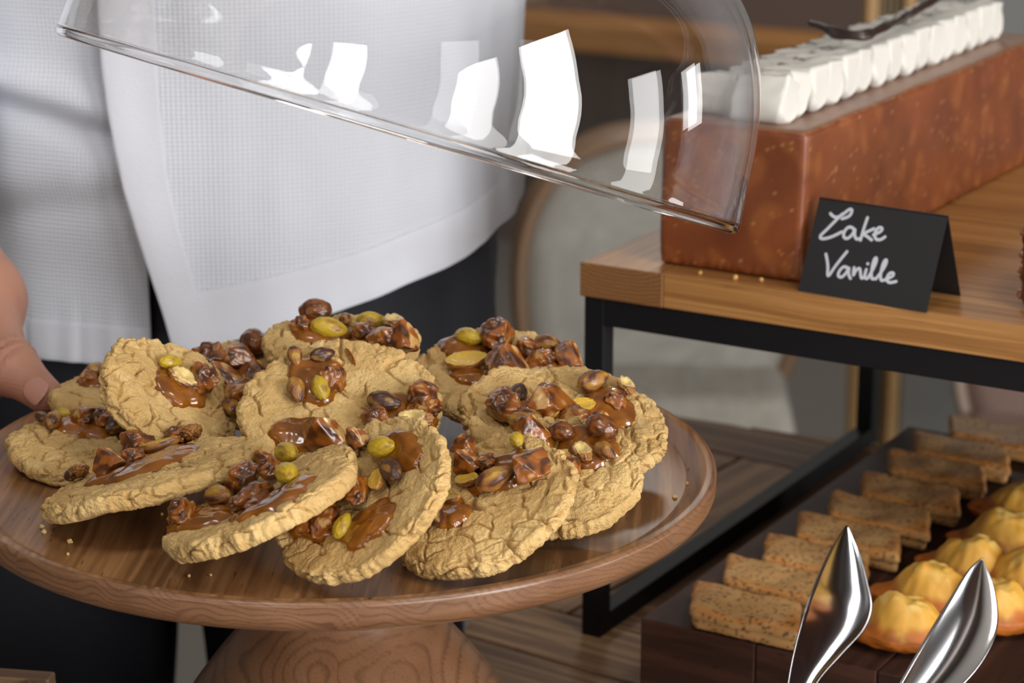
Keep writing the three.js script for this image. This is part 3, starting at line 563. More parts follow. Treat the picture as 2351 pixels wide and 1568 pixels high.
cookie('crumbly dished cookie at the front centre with a split green pistachio', { c: [828, 1138], R: 231, k: 0.6, up: [-0.62, -0.8], lift: 0.0, seed: 12, dish: 1.6 },
  [[905, 1025, 62, 40, 20], [835, 1188, 78, 44, -55], [700, 1200, 50, 26, 0]],
  [['c', 815, 1000, 56, 50], ['g', 868, 1016, 78, 2], ['d', 887, 1066, 78, 52], ['h', 848, 1084, 70, 78], ['g', 772, 1192, 62, -60], ['c', 730, 1182, 66, -50], ['c', 800, 1105, 70, 60], ['c', 690, 1195, 50, 10]]);
cookie('steeply tilted cookie at front left showing its long thin side', { c: [588, 1133], R: 240, k: 0.21, up: [-0.42, -0.9], lift: 0.004, seed: 13, T: 0.0115 },
  [[610, 1135, 115, 34, -24], [455, 1180, 66, 26, -15]],
  [['g', 655, 1080, 80, 58], ['f', 568, 1122, 116, -36], ['p', 496, 1128, 84, -4], ['f', 470, 1106, 66, -40], ['c', 548, 1088, 86, -15], ['c', 420, 1176, 66, 65], ['g', 655, 1032, 80, 12], ['c', 602, 1046, 56, 0], ['c', 398, 1192, 36, 0], ['c', 620, 1075, 60, 30]]);
cookie('thin cookie at far left front seen from its side above bare wood', { c: [336, 1072], R: 258, k: 0.13, up: [-0.27, -0.96], lift: 0.0, seed: 3, T: 0.0105, dish: 0.2 },
  [[320, 1060, 130, 40, -14]],
  [['d', 130, 1088, 48, 60], ['n', 180, 1072, 70, 60], ['c', 318, 1014, 92, 75], ['h', 366, 1016, 90, -16], ['n', 437, 990, 84, 70], ['c', 250, 1056, 74, -10], ['c', 300, 1045, 60, 0], ['c', 405, 1005, 50, 0]]);
cookie('cookie at the left rim of the plate lying under two others', { c: [245, 998], R: 224, k: 0.3, up: [0.0, -1], lift: 0.001, seed: 2 },
  [[185, 965, 95, 26, 0]],
  [['d', 95, 957, 42, 40], ['p', 122, 965, 60, -52], ['g', 142, 946, 44, 10], ['c', 190, 948, 60, 5], ['c', 232, 952, 54, 20], ['d', 270, 958, 70, -25], ['c', 300, 950, 60, 0]]);
cookie('small cookie behind the thumb at the back left of the plate', { c: [312, 884], R: 194, k: 0.3, up: [0.0, -1], lift: 0.003, seed: 1, T: 0.0125 },
  [[250, 862, 70, 22, 0]],
  [['p', 225, 846, 62, -15], ['c', 258, 858, 58, 60], ['c', 205, 858, 40, 0], ['c', 300, 850, 60, 0]]);
cookie('cookie propped up on the left with one yellow pistachio and caramel pool', { c: [402, 897], R: 178, k: 0.52, up: [0.66, -0.75], lift: 0.008, seed: 4, dish: 0.2 },
  [[422, 885, 72, 42, 35]],
  [['g', 398, 824, 58, 5], ['n', 430, 866, 80, 35], ['c', 468, 872, 68, 70]]);
cookie('half hidden cookie in deep shade with dark sticky nuts on the left', { c: [535, 868], R: 190, k: 0.46, up: [-0.05, -1], lift: 0.012, seed: 5 },
  [[510, 850, 90, 60, 0]],
  [['r', 582, 785, 74, 60], ['c', 480, 822, 76, 0], ['c', 546, 815, 78, 0], ['c', 515, 865, 84, 20], ['c', 545, 900, 84, 10], ['p', 530, 942, 64, 78], ['d', 497, 930, 40, 0], ['c', 590, 850, 70, 0]]);

// crumbs dropped on the plate
{
  const g = warp(new THREE.IcosahedronGeometry(0.0009, 2), (q) => q.multiplyScalar(1 + 0.35 * N3(q.x * 1500, q.y * 1500, q.z * 1500)));
  const crumbMat = std(0xd8b878, 0.9);
  const near = 'crumb on the plate near the left rim', right = 'crumb on bare wood right of the cookie pile';
  [[96, 1209, 1.1, `${near}, upper of two touching`], [101, 1221, 1.2, `${near}, lower of two touching`], [160, 1243, 1.3, 'pale crumb on the plate right of two touching crumbs'], [156, 1272, 0.7, 'faint crumb on the plate closest to the front left edge'], [434, 1322, 0.7, 'left of two tiny crumbs below the steeply tilted cookie'], [484, 1320, 0.6, 'right of two tiny crumbs below the steeply tilted cookie'], [929, 1296, 1.0, 'crumb on the plate just before the front right cookie'], [1549, 1141, 1.2, `${right}, lowest of three`], [1578, 1110, 0.9, `${right}, middle of three`], [1586, 1059, 0.8, `${right}, uppermost of three`], [380, 1126, 0.8, 'crumb in shade under the thin far left cookie, upper one'], [372, 1180, 0.7, 'crumb in shade beside the tilted cookie, lower one']].forEach(([x, y, s, label], i) => {
    const m = single('crumb', g, crumbMat, label, 'crumb', 'loose crumbs on the plate');
    m.position.copy(onLevel(x, y, PLATE.y + 0.0006)); m.scale.setScalar(s); m.rotation.set(i, i * 2, i * 3);
  });
}
// ---------------------------------------------------------------- the long vanilla cake on the shelf
function softBox(w, h, l, r, nx, ny, nz) {             // closed box with rounded edges, base at y = 0, front at z = 0, one skin of shared points
  const g = mergeVertices(new THREE.BoxGeometry(w, h, l, nx, ny, nz).deleteAttribute('uv').deleteAttribute('normal'), 1e-6);
  return warp(g, (q) => { const i = V(clamp(q.x, -w / 2 + r, w / 2 - r), clamp(q.y, -h / 2 + r, h / 2 - r), clamp(q.z, -l / 2 + r, l / 2 - r)), d = q.clone().sub(i); if (d.length() > 0) q.copy(i).addScaledVector(d.normalize(), r); });
}
const CAKE = {};
{
  const KR = onLevel(1840, 652, SHELF.top), KL = onLevel(1540, 592, SHELF.top), w = KR.clone().sub(KL).dot(U);
  const s = sight(1828, 304), h = EYE.y + s.y / Math.hypot(s.x, s.z) * Math.hypot(KR.x, KR.z - EYE.z) - SHELF.top, l = 0.385;
  Object.assign(CAKE, { w, h, l, right: KR, top: SHELF.top + h });
  const t = thing('vanilla_cake', 'long glazed vanilla loaf cake with piped white cream', 'cake', KR.clone().addScaledVector(U, -w), TURN);
  const g = softBox(w, h, l, 0.004, 50, 50, 150);
  warp(g, (q) => { const n = 0.0006 * N3(q.x * 14, q.y * 14, q.z * 14) + 0.00008 * N3(q.x * 420, q.y * 420, q.z * 420), low = smooth(q.y, -h / 2 + 0.01, -h / 2) * 0.0009 * N3(q.x * 200, q.y * 90, q.z * 200); const f = 1 + (n + low) / 0.04; q.x *= f; q.y *= q.y > 0 ? 1 + n / 0.06 : 1; q.z += Math.sign(q.z) * (n + low); });
  const a = C(0x8c481c), b = C(0x5c290e), c = C(0xa8642e), pale = C(0xd8a060), crust = C(0x8b6a52);
  paint(g, (q, n) => { let k = mixC(a, b, 0.5 + 0.5 * fbm3(q.x * 20, q.y * 20, q.z * 20, 2)); k = mixC(k, c, smooth(N3(q.x * 40, q.y * 40, q.z * 40), 0.2, 0.9) * 0.35); k = mixC(k, pale, smooth(N3(q.x * 620, q.y * 620, q.z * 620), 0.72, 0.95) * 0.4); if (n.y > 0.7) k = mixC(k, crust, 0.55 + 0.4 * fbm3(q.x * 90, 3, q.z * 90, 3)); return k; });
  const body = part('loaf', g, std(0xffffff, 0.42, { vertexColors: true, clearcoat: 0.4, clearcoatRoughness: 0.45 }), t); body.position.set(w / 2, h / 2, -l / 2);
  const cream = std(0xd9d7d0, 0.65, { sheen: 0.2, sheenColor: 0xffffff });
  // piped cream: two ranks of short upright ribbons, each rounded where it meets the cake
  const tab = (wd, ht, seed) => {
    const sh = new THREE.Shape(), q = wd / 2, rr = 1.0 * q; sh.moveTo(-q, ht); sh.lineTo(q * 1.02, ht * 0.985); sh.bezierCurveTo(q * 1.06, ht * 0.5, q * 1.0, rr * 0.9, q * 0.75, rr * 0.42); sh.bezierCurveTo(q * 0.45, -0.0012, -q * 0.45, -0.0012, -q * 0.75, rr * 0.42); sh.bezierCurveTo(-q * 1.0, rr * 0.9, -q * 1.06, ht * 0.5, -q, ht);
    const e = new THREE.ExtrudeGeometry(sh, { depth: 0.0255, bevelEnabled: true, bevelThickness: 0.003, bevelSize: 0.0026, bevelOffset: -0.0026, bevelSegments: 5, curveSegments: 14, steps: 6 });
    e.deleteAttribute('uv'); e.deleteAttribute('normal');
    const m = mergeVertices(e, 1e-5); m.rotateY(Math.PI / 2);                // extrude direction becomes +x
    return warp(m, (p) => { const k = p.y / ht; p.x += 0.0016 * N3(p.z * 90 + seed, p.y * 60, seed) - 0.0022 * smooth(k, 0.25, 0) ; p.y += k > 0.9 ? 0.0022 * N3(p.x * 60 + seed, p.z * 80, 3) - 0.0025 * smooth(p.x, 0.02, 0.006) : 0; p.z += 0.0007 * N3(p.x * 90, p.y * 90 + seed, 9); });
  };
  const forms = [tab(0.0212, 0.0265, 3), tab(0.0206, 0.0255, 17), tab(0.0214, 0.027, 29)];
  const xr = w - 0.0185, step = 0.0222;
  for (let i = 0; i < 16; i++) for (const rank of [0, 1]) {
    const m = part('cream_ribbon', forms[(i + rank * 2 + (i >> 2)) % 3], cream, t);
    m.position.set(xr - 0.029 - rank * 0.026 + 0.003 * (hash(i, rank, 4) - 0.5), h - 0.0008, -0.0145 - i * step - (rank ? 0.009 : 0));
    m.rotation.x = i === 0 ? -0.34 : i === 1 ? -0.16 : 0.06 * (hash(i, rank, 8) - 0.5) - 0.03; m.rotation.y = 0.1 * (hash(i, rank, 9) - 0.5); if (rank) m.scale.y = 0.86;
  }
}
{
  // vanilla pod lying on the cream
  const y = CAKE.top + 0.0335, pts = [[1858, 52, 0.010], [1885, 60, 0.006], [1925, 76, 0.001], [1975, 82, 0.0], [2020, 68, 0.0], [2080, 36, 0.001], [2140, 4, 0.003], [2185, -22, 0.006]].map(([a, b, d]) => onLevel(a, b, y + d * 0.3));
  const curve = new THREE.CatmullRomCurve3(pts), fr = curve.computeFrenetFrames(120, false);
  const g = loft(120, 14, (v, a) => { const i = Math.round(v * 120), p = curve.getPointAt(v), r = 0.0031 * (0.85 + 0.25 * N2(v * 9, 1)) * (1 + 0.22 * Math.cos(a * 3 + v * 14)) * Math.min(1, 0.45 + v * 9, 0.3 + (1 - v) * 9); return p.addScaledVector(fr.normals[i], r * Math.cos(a)).addScaledVector(fr.binormals[i], r * Math.sin(a)); });
  single('vanilla_pod', g, std(0x2c1a14, 0.4, { clearcoat: 0.3, clearcoatRoughness: 0.4 }), 'dark twisted vanilla pod lying on the white cream', 'vanilla pod');
}
{
  // crumbs fallen from the cake
  const g = warp(new THREE.IcosahedronGeometry(0.0013, 2), (q) => q.multiplyScalar(1 + 0.35 * N3(q.x * 1200, q.y * 1200, q.z * 1200))), m = std(0xd9a860, 0.85);
  [[1688, 637, 1.0, 'largest pale cake crumb on the shelf before the cake'], [1608, 626, 0.7, 'small cake crumb left of the largest crumb on the shelf'], [1748, 642, 0.8, 'small cake crumb beside the card on the shelf']].forEach(([x, y, k, label], i) => { const c = single('cake_crumb', g, m, label, 'crumb'); c.position.copy(onLevel(x, y, SHELF.top + 0.0012)); c.scale.setScalar(k); c.rotation.set(i, 2 * i, 0); });
}
// ---------------------------------------------------------------- the tent card
{
  const y = SHELF.top, BL = onLevel(1832, 668, y), BR = onLevel(2126, 718, y), e = BR.clone().sub(BL), n = V(-e.z, 0, e.x).normalize(); if (n.dot(W) < 0) n.negate();
  // how far the fold leans back and how high it is
  const solve = (P, px, py) => { const s = sight(px, py), m = new THREE.Matrix3().set(n.x, 0, -s.x, n.y, 1, -s.y, n.z, 0, -s.z).invert(); return EYE.clone().sub(P).applyMatrix3(m); };
  const a = solve(BL, 1881, 452), b = solve(BR, 2178, 495), lean = (a.x + b.x) / 2, high = (a.y + b.y) / 2;
  const t = thing('tent_card', 'black folded card reading Cake Vanille in front of the cake', 'sign', BL);
  const cw = 768, ch = Math.round(cw * Math.hypot(lean, high) / e.length()), cv = document.createElement('canvas'); cv.width = cw; cv.height = ch;
  const x = cv.getContext('2d'); x.fillStyle = '#1d1d1f'; x.fillRect(0, 0, cw, ch);
  const ex = [294, 50], ey = [49, -216], o = [1832, 668], det = ex[0] * ey[1] - ex[1] * ey[0];
  const uv = ([cx, cy]) => { const dx = 1500 + cx * 0.5102 - o[0], dy = cy * 0.5102 - o[1], p = (dx * ey[1] - dy * ey[0]) / det, q = (ex[0] * dy - ex[1] * dx) / det; return [p * cw, (1 - q) * ch]; };
  x.strokeStyle = '#c9ced8'; x.lineWidth = 17; x.lineCap = 'round'; x.lineJoin = 'round';
  const strokes = [
    [[797, 962], [815, 985], [850, 972], [885, 942], [898, 950], [885, 978], [850, 987]], [[852, 965], [815, 1000], [775, 1040], [748, 1063], [756, 1078], [800, 1070], [850, 1046]],
    [[905, 1035], [890, 1020], [865, 1035], [855, 1065], [870, 1080], [895, 1065], [912, 1030], [906, 1060], [916, 1082], [928, 1078]],
    [[966, 985], [950, 1030], [935, 1085]], [[995, 1035], [960, 1050], [945, 1058], [965, 1068], [985, 1085]],
    [[993, 1062], [1028, 1050], [1034, 1032], [1015, 1028], [997, 1055], [1002, 1083], [1025, 1086], [1045, 1072]],
    [[778, 1145], [790, 1190], [784, 1257], [820, 1200], [874, 1135]],
    [[882, 1212], [866, 1197], [842, 1215], [832, 1243], [850, 1252], [872, 1230], [886, 1202], [880, 1235], [891, 1255]],
    [[907, 1207], [900, 1252], [915, 1217], [934, 1207], [936, 1235], [940, 1258], [952, 1248]], [[962, 1216], [952, 1248], [962, 1258], [972, 1252]], [[968, 1190], [969, 1191]],
    [[968, 1255], [1000, 1205], [1011, 1164], [997, 1166], [985, 1220], [985, 1260], [1005, 1256]], [[1005, 1258], [1043, 1212], [1056, 1173], [1041, 1176], [1026, 1230], [1026, 1268], [1047, 1262]],
    [[1045, 1262], [1080, 1250], [1086, 1232], [1066, 1231], [1051, 1258], [1062, 1277], [1095, 1270]],
  ];
  for (const st of strokes) { const q = st.map(uv); x.beginPath(); x.moveTo(...q[0]); for (let i = 1; i < q.length - 1; i++) x.quadraticCurveTo(...q[i], (q[i][0] + q[i + 1][0]) / 2, (q[i][1] + q[i + 1][1]) / 2); x.lineTo(...q[q.length - 1]); x.stroke(); }
  const map = new THREE.CanvasTexture(cv); map.colorSpace = THREE.SRGBColorSpace;
  const card = std(0x1d1d1f, 0.55), print = std(0xffffff, 0.55, { map });
  const T = 0.0007;
  const leaf = (p, q, up, mat, name) => { const g = sheet(1, 1, (u, v) => { const r = V(0, 0, 0).addScaledVector(q, u).add(p).addScaledVector(up, v); r.uv = [u, v]; return r; }, T); return part(name, g, mat, t); };
  const up = V(0, high, 0).addScaledVector(n, lean);
  leaf(V(0, 0, 0), e, up, print, 'front_leaf');
  const foot = n.clone().multiplyScalar(2 * lean), back = V(0, high, 0).addScaledVector(n, -lean);
  leaf(foot.clone().add(e), e.clone().negate(), back, card, 'back_leaf');
}
// ---------------------------------------------------------------- chocolate cake at the picture edge
{
  const c = onLevel(2334, 716, SHELF.top), t = thing('chocolate_cake', 'milk chocolate cake with nut chips at the right of the shelf', 'cake', c, TURN + 0.15);
  const w = 0.12, h = 0.053, l = 0.06, choc = std(0x6b3f2a, 0.4, { clearcoat: 0.4, clearcoatRoughness: 0.3 });
  const g = softBox(w, h, l, 0.009, 60, 30, 30); warp(g, (q) => { const n = 0.0009 * N3(q.x * 90, q.y * 90, q.z * 90) + 0.0005 * N3(q.x * 300, q.y * 300, q.z * 300), d = q.clone().normalize(); q.addScaledVector(d, n); });
  part('coating', g, choc, t).position.set(w / 2, h / 2, -l / 2);
  const chip = warp(mergeVertices(new THREE.IcosahedronGeometry(0.0026, 3).deleteAttribute('uv').deleteAttribute('normal')), (q) => q.multiplyScalar(1 + 0.3 * N3(q.x * 500, q.y * 500, q.z * 500))), chipMat = std(0x9a6238, 0.4, { clearcoat: 0.5, clearcoatRoughness: 0.2 });
  for (let i = 0; i < 70; i++) { const a = hash(i, 1, 4), b = hash(i, 2, 4), f = i % 3, m = part('nut_chip', chip, chipMat, t); if (f === 0) m.position.set(0.0, 0.006 + a * (h - 0.014), -l * (0.12 + 0.76 * b)); else if (f === 1) m.position.set(w * (0.05 + 0.9 * a), 0.006 + b * (h - 0.014), 0); else m.position.set(w * (0.06 + 0.88 * a), h, -l * (0.1 + 0.8 * b)); m.scale.setScalar(0.6 + 0.7 * hash(i, 5, 5)); m.rotation.set(i, i * 1.7, i * 0.6); }
}
// ---------------------------------------------------------------- small almond cakes in a row on the block
{
  const spots = [[1712, 1408], [1784, 1342], [1872, 1293], [1946, 1240], [2018, 1192], [2088, 1142], [2150, 1088], [2206, 1046], [2286, 1006]];
  const words = ['nearest small speckled almond cake at the block corner', 'second small almond cake from the near corner of the block', 'third small almond cake partly hidden behind the left tong blade', 'fourth small almond cake just behind the left tong tip', 'fifth small almond cake at the middle of the row', 'sixth small almond cake in the row along the block', 'seventh small almond cake with a pale cut end', 'eighth small almond cake in the shade near the far end', 'farthest small almond cake in shade at the far end of the block'];
  const L = 0.0615, H = 0.013, D = 0.0375, mat = std(0xffffff, 0.6, { vertexColors: true, clearcoat: 0.12, clearcoatRoughness: 0.4 });
  spots.forEach(([x, y], i) => {
    const [u, w] = blockUW(x, y, BLOCK.h + H * 0.6), s = i * 7.3;
    const g = softBox(L, H, D, 0.0035, 54, 14, 30);
    warp(g, (q) => { q.x += q.z * 0.42; const up = q.y > 0 ? 1 : 0; q.x *= 1 + 0.05 * up; q.z *= 1 + 0.05 * up; q.y += up * (0.0011 * N3(q.x * 32 + s, q.z * 32, s) - 0.0008 * Math.exp(-((q.x / 0.016) ** 2))) + 0.0003 * N3(q.x * 400, q.y * 400 + s, q.z * 400); q.x += 0.0008 * N3(q.z * 50 + s, q.y * 50, 3); q.z += 0.0006 * N3(q.x * 40 + s, q.y * 50, 5); });
    const base = C(0xcda068), gold = C(0xc98236), spot = C(0x4a2a18), pale = C(0xd2b07a);
    paint(g, (q, n) => { const edge = Math.max(smooth(Math.abs(q.x), L * 0.34, L * 0.5), smooth(Math.abs(q.z), D * 0.34, D * 0.5)); let k = mixC(base, gold, edge * 0.75 + 0.3 * fbm3(q.x * 60 + s, q.y * 60, q.z * 60, 3)); if (n.y < 0.3) k = mixC(k, pale, 0.45); k = mixC(k, pale, smooth(fbm3(q.x * 150 + s, q.y * 150, q.z * 150, 2), 0.1, 0.4) * 0.35); return mixC(k, spot, smooth(N3(q.x * 260 + s, q.y * 260, q.z * 260), 0.42, 0.7) * 0.8); });
    const m = single('almond_cake', g, mat, words[i], 'cake', 'almond cakes on the walnut block');
    m.position.copy(onBlock(u, w, BLOCK.h + H / 2 + 0.0004)); m.rotation.y = TURN + 0.05 * (hash(i, 2, 2) - 0.5) - 0.02;
  });
}
// ---------------------------------------------------------------- madeleines
{
  const spots = [[2062, 1448, 0.2, 'nearest madeleine between the two tong blades'], [2128, 1378, 0.05, 'madeleine behind the nearest one with a pale domed crust'], [2262, 1410, 0.35, 'brown edged madeleine just right of the right tong blade'], [2222, 1310, -0.1, 'madeleine lying behind the right tong tip'], [2300, 1250, 0.15, 'tall humped pale madeleine near the right picture edge'], [2342, 1180, 0.0, 'farthest madeleine at the right picture edge'], [2352, 1340, 0.3, 'dark brown madeleine cut by the right picture edge']];
  const mat = std(0xffffff, 0.5, { vertexColors: true, clearcoat: 0.15, clearcoatRoughness: 0.4 });
  spots.forEach(([x, y, turn, label], i) => {
    const [u, w] = blockUW(x, y, BLOCK.h + 0.008), s = i * 4.7, hump = [];
    const g = mergeVertices(new THREE.IcosahedronGeometry(1, 26).deleteAttribute('uv').deleteAttribute('normal'), 1e-5);
    warp(g, (d, k) => {
      const a = Math.atan2(d.z, d.x), pinch = 1 - 0.22 * smooth(d.x, -0.2, 1), rib = 1 + (d.y < 0.1 ? 0.03 * Math.cos(Math.atan2(d.z, d.x + 1.6) * 34) : 0);
      const x0 = d.x * 0.032, z0 = d.z * 0.0215 * pinch * rib; let y0 = d.y > 0 ? d.y * 0.0055 : d.y * 0.009;
      const rr = ((x0 + 0.003) / 0.0185) ** 2 + (z0 / 0.0158) ** 2, b = d.y > -0.05 ? Math.exp(-Math.pow(rr, 2.0) * 0.9) : 0; hump[k] = b;
      const crack = 0.0035 * N3(x0 * 38 + s, z0 * 38, 3) + 0.0012 * smooth(N3(x0 * 90 + s, z0 * 90, 5), 0.1, 0.3);
      y0 += b * (0.0135 + crack) + 0.0007 * N3(x0 * 120 + s, y0 * 120, z0 * 120);
      d.set(x0 * (1 + 0.05 * N3(Math.cos(a) + s, Math.sin(a), 2)), y0, z0);
    });
    const yellow = C(0xdca540), pale = C(0xe8c26a), orange = C(0xb5641c), brown = C(0x7d3d14); let k = 0;
    paint(g, (q) => { const b = hump[k++], f = fbm3(q.x * 70 + s, q.y * 70, q.z * 70, 3); let c = mixC(mixC(orange, brown, smooth(f, 0.0, 0.4) * 0.6), yellow, smooth(b + f * 0.2, 0.1, 0.4)); return mixC(c, pale, smooth(b + f * 0.5, 0.75, 1.1)); });
    const m = single('madeleine', g, mat, label, 'madeleine', 'madeleines on the walnut block');
    m.position.copy(onBlock(u, w, BLOCK.h + 0.0088)); m.rotation.y = TURN + turn + Math.PI;
  });
}
// ---------------------------------------------------------------- serving tongs leaning on the block
{
  const steel = new THREE.MeshPhysicalMaterial({ color: 0xc4c4c8, metalness: 1, roughness: 0.12 });
  const t = thing('serving_tongs', 'polished steel pastry tongs with two leaf shaped blades', 'tongs', V(0, 0, 0));
  const hinge = atDepth(1955, 1860, 1.17);
  // a blade between its two edges; far is how much deeper the right edge lies, hollow the dish of the leaf
  const blade = (left, right, dTip, dBase, far, hollow) => {
    const c1 = new THREE.CatmullRomCurve3(left.map(([x, y]) => V(x, y, 0))), c2 = new THREE.CatmullRomCurve3(right.map(([x, y]) => V(x, y, 0)));
    const at = (u, v) => { const a = c1.getPointAt(v), b = c2.getPointAt(v), d = lerp(dTip, dBase, v), w = Math.hypot(b.x - a.x, b.y - a.y), k = u * 2 - 1; return atDepth(lerp(a.x, b.x, u), lerp(a.y, b.y, u), d + far * (w / 170) * k + hollow * (w / 170) * (1 - k * k)); };
    part('blade', sheet(24, 70, (u, v) => at(u, 1 - v), 0.0009), steel, t);
    const a0 = at(0, 1), b0 = at(1, 1);
    part('arm', sheet(4, 24, (u, v) => a0.clone().lerp(b0, u).lerp(hinge.clone().addScaledVector(CAM_R, (u - 0.5) * 0.006), v), 0.0012), steel, t);
  };
  blade([[1946, 1206], [1908, 1265], [1870, 1350], [1840, 1440], [1818, 1530], [1804, 1620]], [[1946, 1206], [1974, 1270], [1994, 1340], [2003, 1392], [1988, 1440], [1936, 1500], [1886, 1555], [1846, 1620]], 1.2, 1.14, 0.03, 0.010);
  blade([[2256, 1281], [2228, 1306], [2182, 1376], [2132, 1458], [2084, 1540], [2040, 1620]], [[2256, 1281], [2280, 1338], [2292, 1408], [2288, 1450], [2254, 1520], [2196, 1585], [2100, 1650]], 1.185, 1.125, 0.008, 0.006);
  const h = part('hinge', new THREE.SphereGeometry(0.0075, 20, 14), steel, t); h.position.copy(hinge);
}
// ---------------------------------------------------------------- the glass dome held over the plate
const DOME = {};
{
  const D = 1.075, c = atDepth(917, 312, D), roll = THREE.MathUtils.degToRad(16.4), eps = 0.072;
  const up = CAM_R.clone().multiplyScalar(Math.sin(roll)).addScaledVector(CAM_U, Math.cos(roll)).multiplyScalar(Math.cos(eps)).addScaledVector(CAM_F, -Math.sin(eps)).normalize();
  DOME.up = up; DOME.knob = c.clone().addScaledVector(up, 0.158);
  const t = thing('glass_dome', 'clear glass dome tilted above the cookies', 'dome', c); t.quaternion.setFromUnitVectors(V(0, 1, 0), up);
  const glass = new THREE.MeshPhysicalMaterial({ color: 0xffffff, roughness: 0, transmission: 1, thickness: 0.003, ior: 1.47 });
  const outer = [[0.1583, 0.0012], [0.1588, 0.004], [0.1582, 0.008], [0.1572, 0.02], [0.1553, 0.04], [0.1518, 0.058], [0.1465, 0.075], [0.139, 0.0895], [0.128, 0.1025], [0.112, 0.1145], [0.09, 0.1235], [0.06, 0.1295], [0.03, 0.132], [0, 0.1325]];
  const oc = new THREE.CatmullRomCurve3(outer.map(([a, b]) => V(a, b, 0))).getPoints(110);
  const TH = 0.0027, prof = [];
  // down the inside, round the thicker lip, up the outside
  const inner = oc.map((p, i) => { const a = oc[Math.max(i - 1, 0)], b = oc[Math.min(i + 1, oc.length - 1)], tx = b.x - a.x, ty = b.y - a.y, l = Math.hypot(tx, ty), th = TH + 0.0016 * smooth(p.y, 0.014, 0.003); return V(Math.max(0, p.x - ty / l * th), p.y + tx / l * th, 0); });
  inner[inner.length - 1].x = 0;
  inner.reverse();                                                     // from the crown down to the lip
  // thin clear wall, and the thicker lip ground at its foot
  const wall = new THREE.MeshPhysicalMaterial({ color: 0xffffff, roughness: 0, transmission: 1, thickness: 0, ior: 1.47 });
  const LIP = 0.0048, lathe = (q) => new THREE.LatheGeometry(q.map((p) => new THREE.Vector2(Math.max(p.x, 0), p.y)), 220);
  part('bell', lathe([...inner.filter((p) => p.y > LIP), ...oc.filter((p) => p.y > LIP)]), wall, t);
  const i1 = inner.filter((p) => p.y <= LIP), o1 = oc.filter((p) => p.y <= LIP), a0 = i1[i1.length - 1], b0 = o1[0], r = (b0.x - a0.x) / 2;
  part('lip', lathe([V((i1[0].x + o1[o1.length - 1].x) / 2, LIP - 0.0004, 0), ...i1, ...[0.25, 0.5, 0.75].map((k) => V((a0.x + b0.x) / 2 - r * Math.cos(Math.PI * k), Math.min(a0.y, b0.y) - 0.6 * r * Math.sin(Math.PI * k), 0)), ...o1, V((i1[0].x + o1[o1.length - 1].x) / 2, LIP - 0.0004, 0)]), glass, t);
  const kp = [[0, 0.1315], [0.009, 0.1318], [0.0075, 0.138], [0.008, 0.143], [0.014, 0.149], [0.0175, 0.158], [0.016, 0.167], [0.009, 0.173], [0, 0.1745]];
  part('knob', new THREE.LatheGeometry(new THREE.CatmullRomCurve3(kp.map(([a, b]) => V(a, b, 0))).getPoints(50).map((p) => new THREE.Vector2(Math.max(p.x, 0), p.y)), 48), glass, t);
}
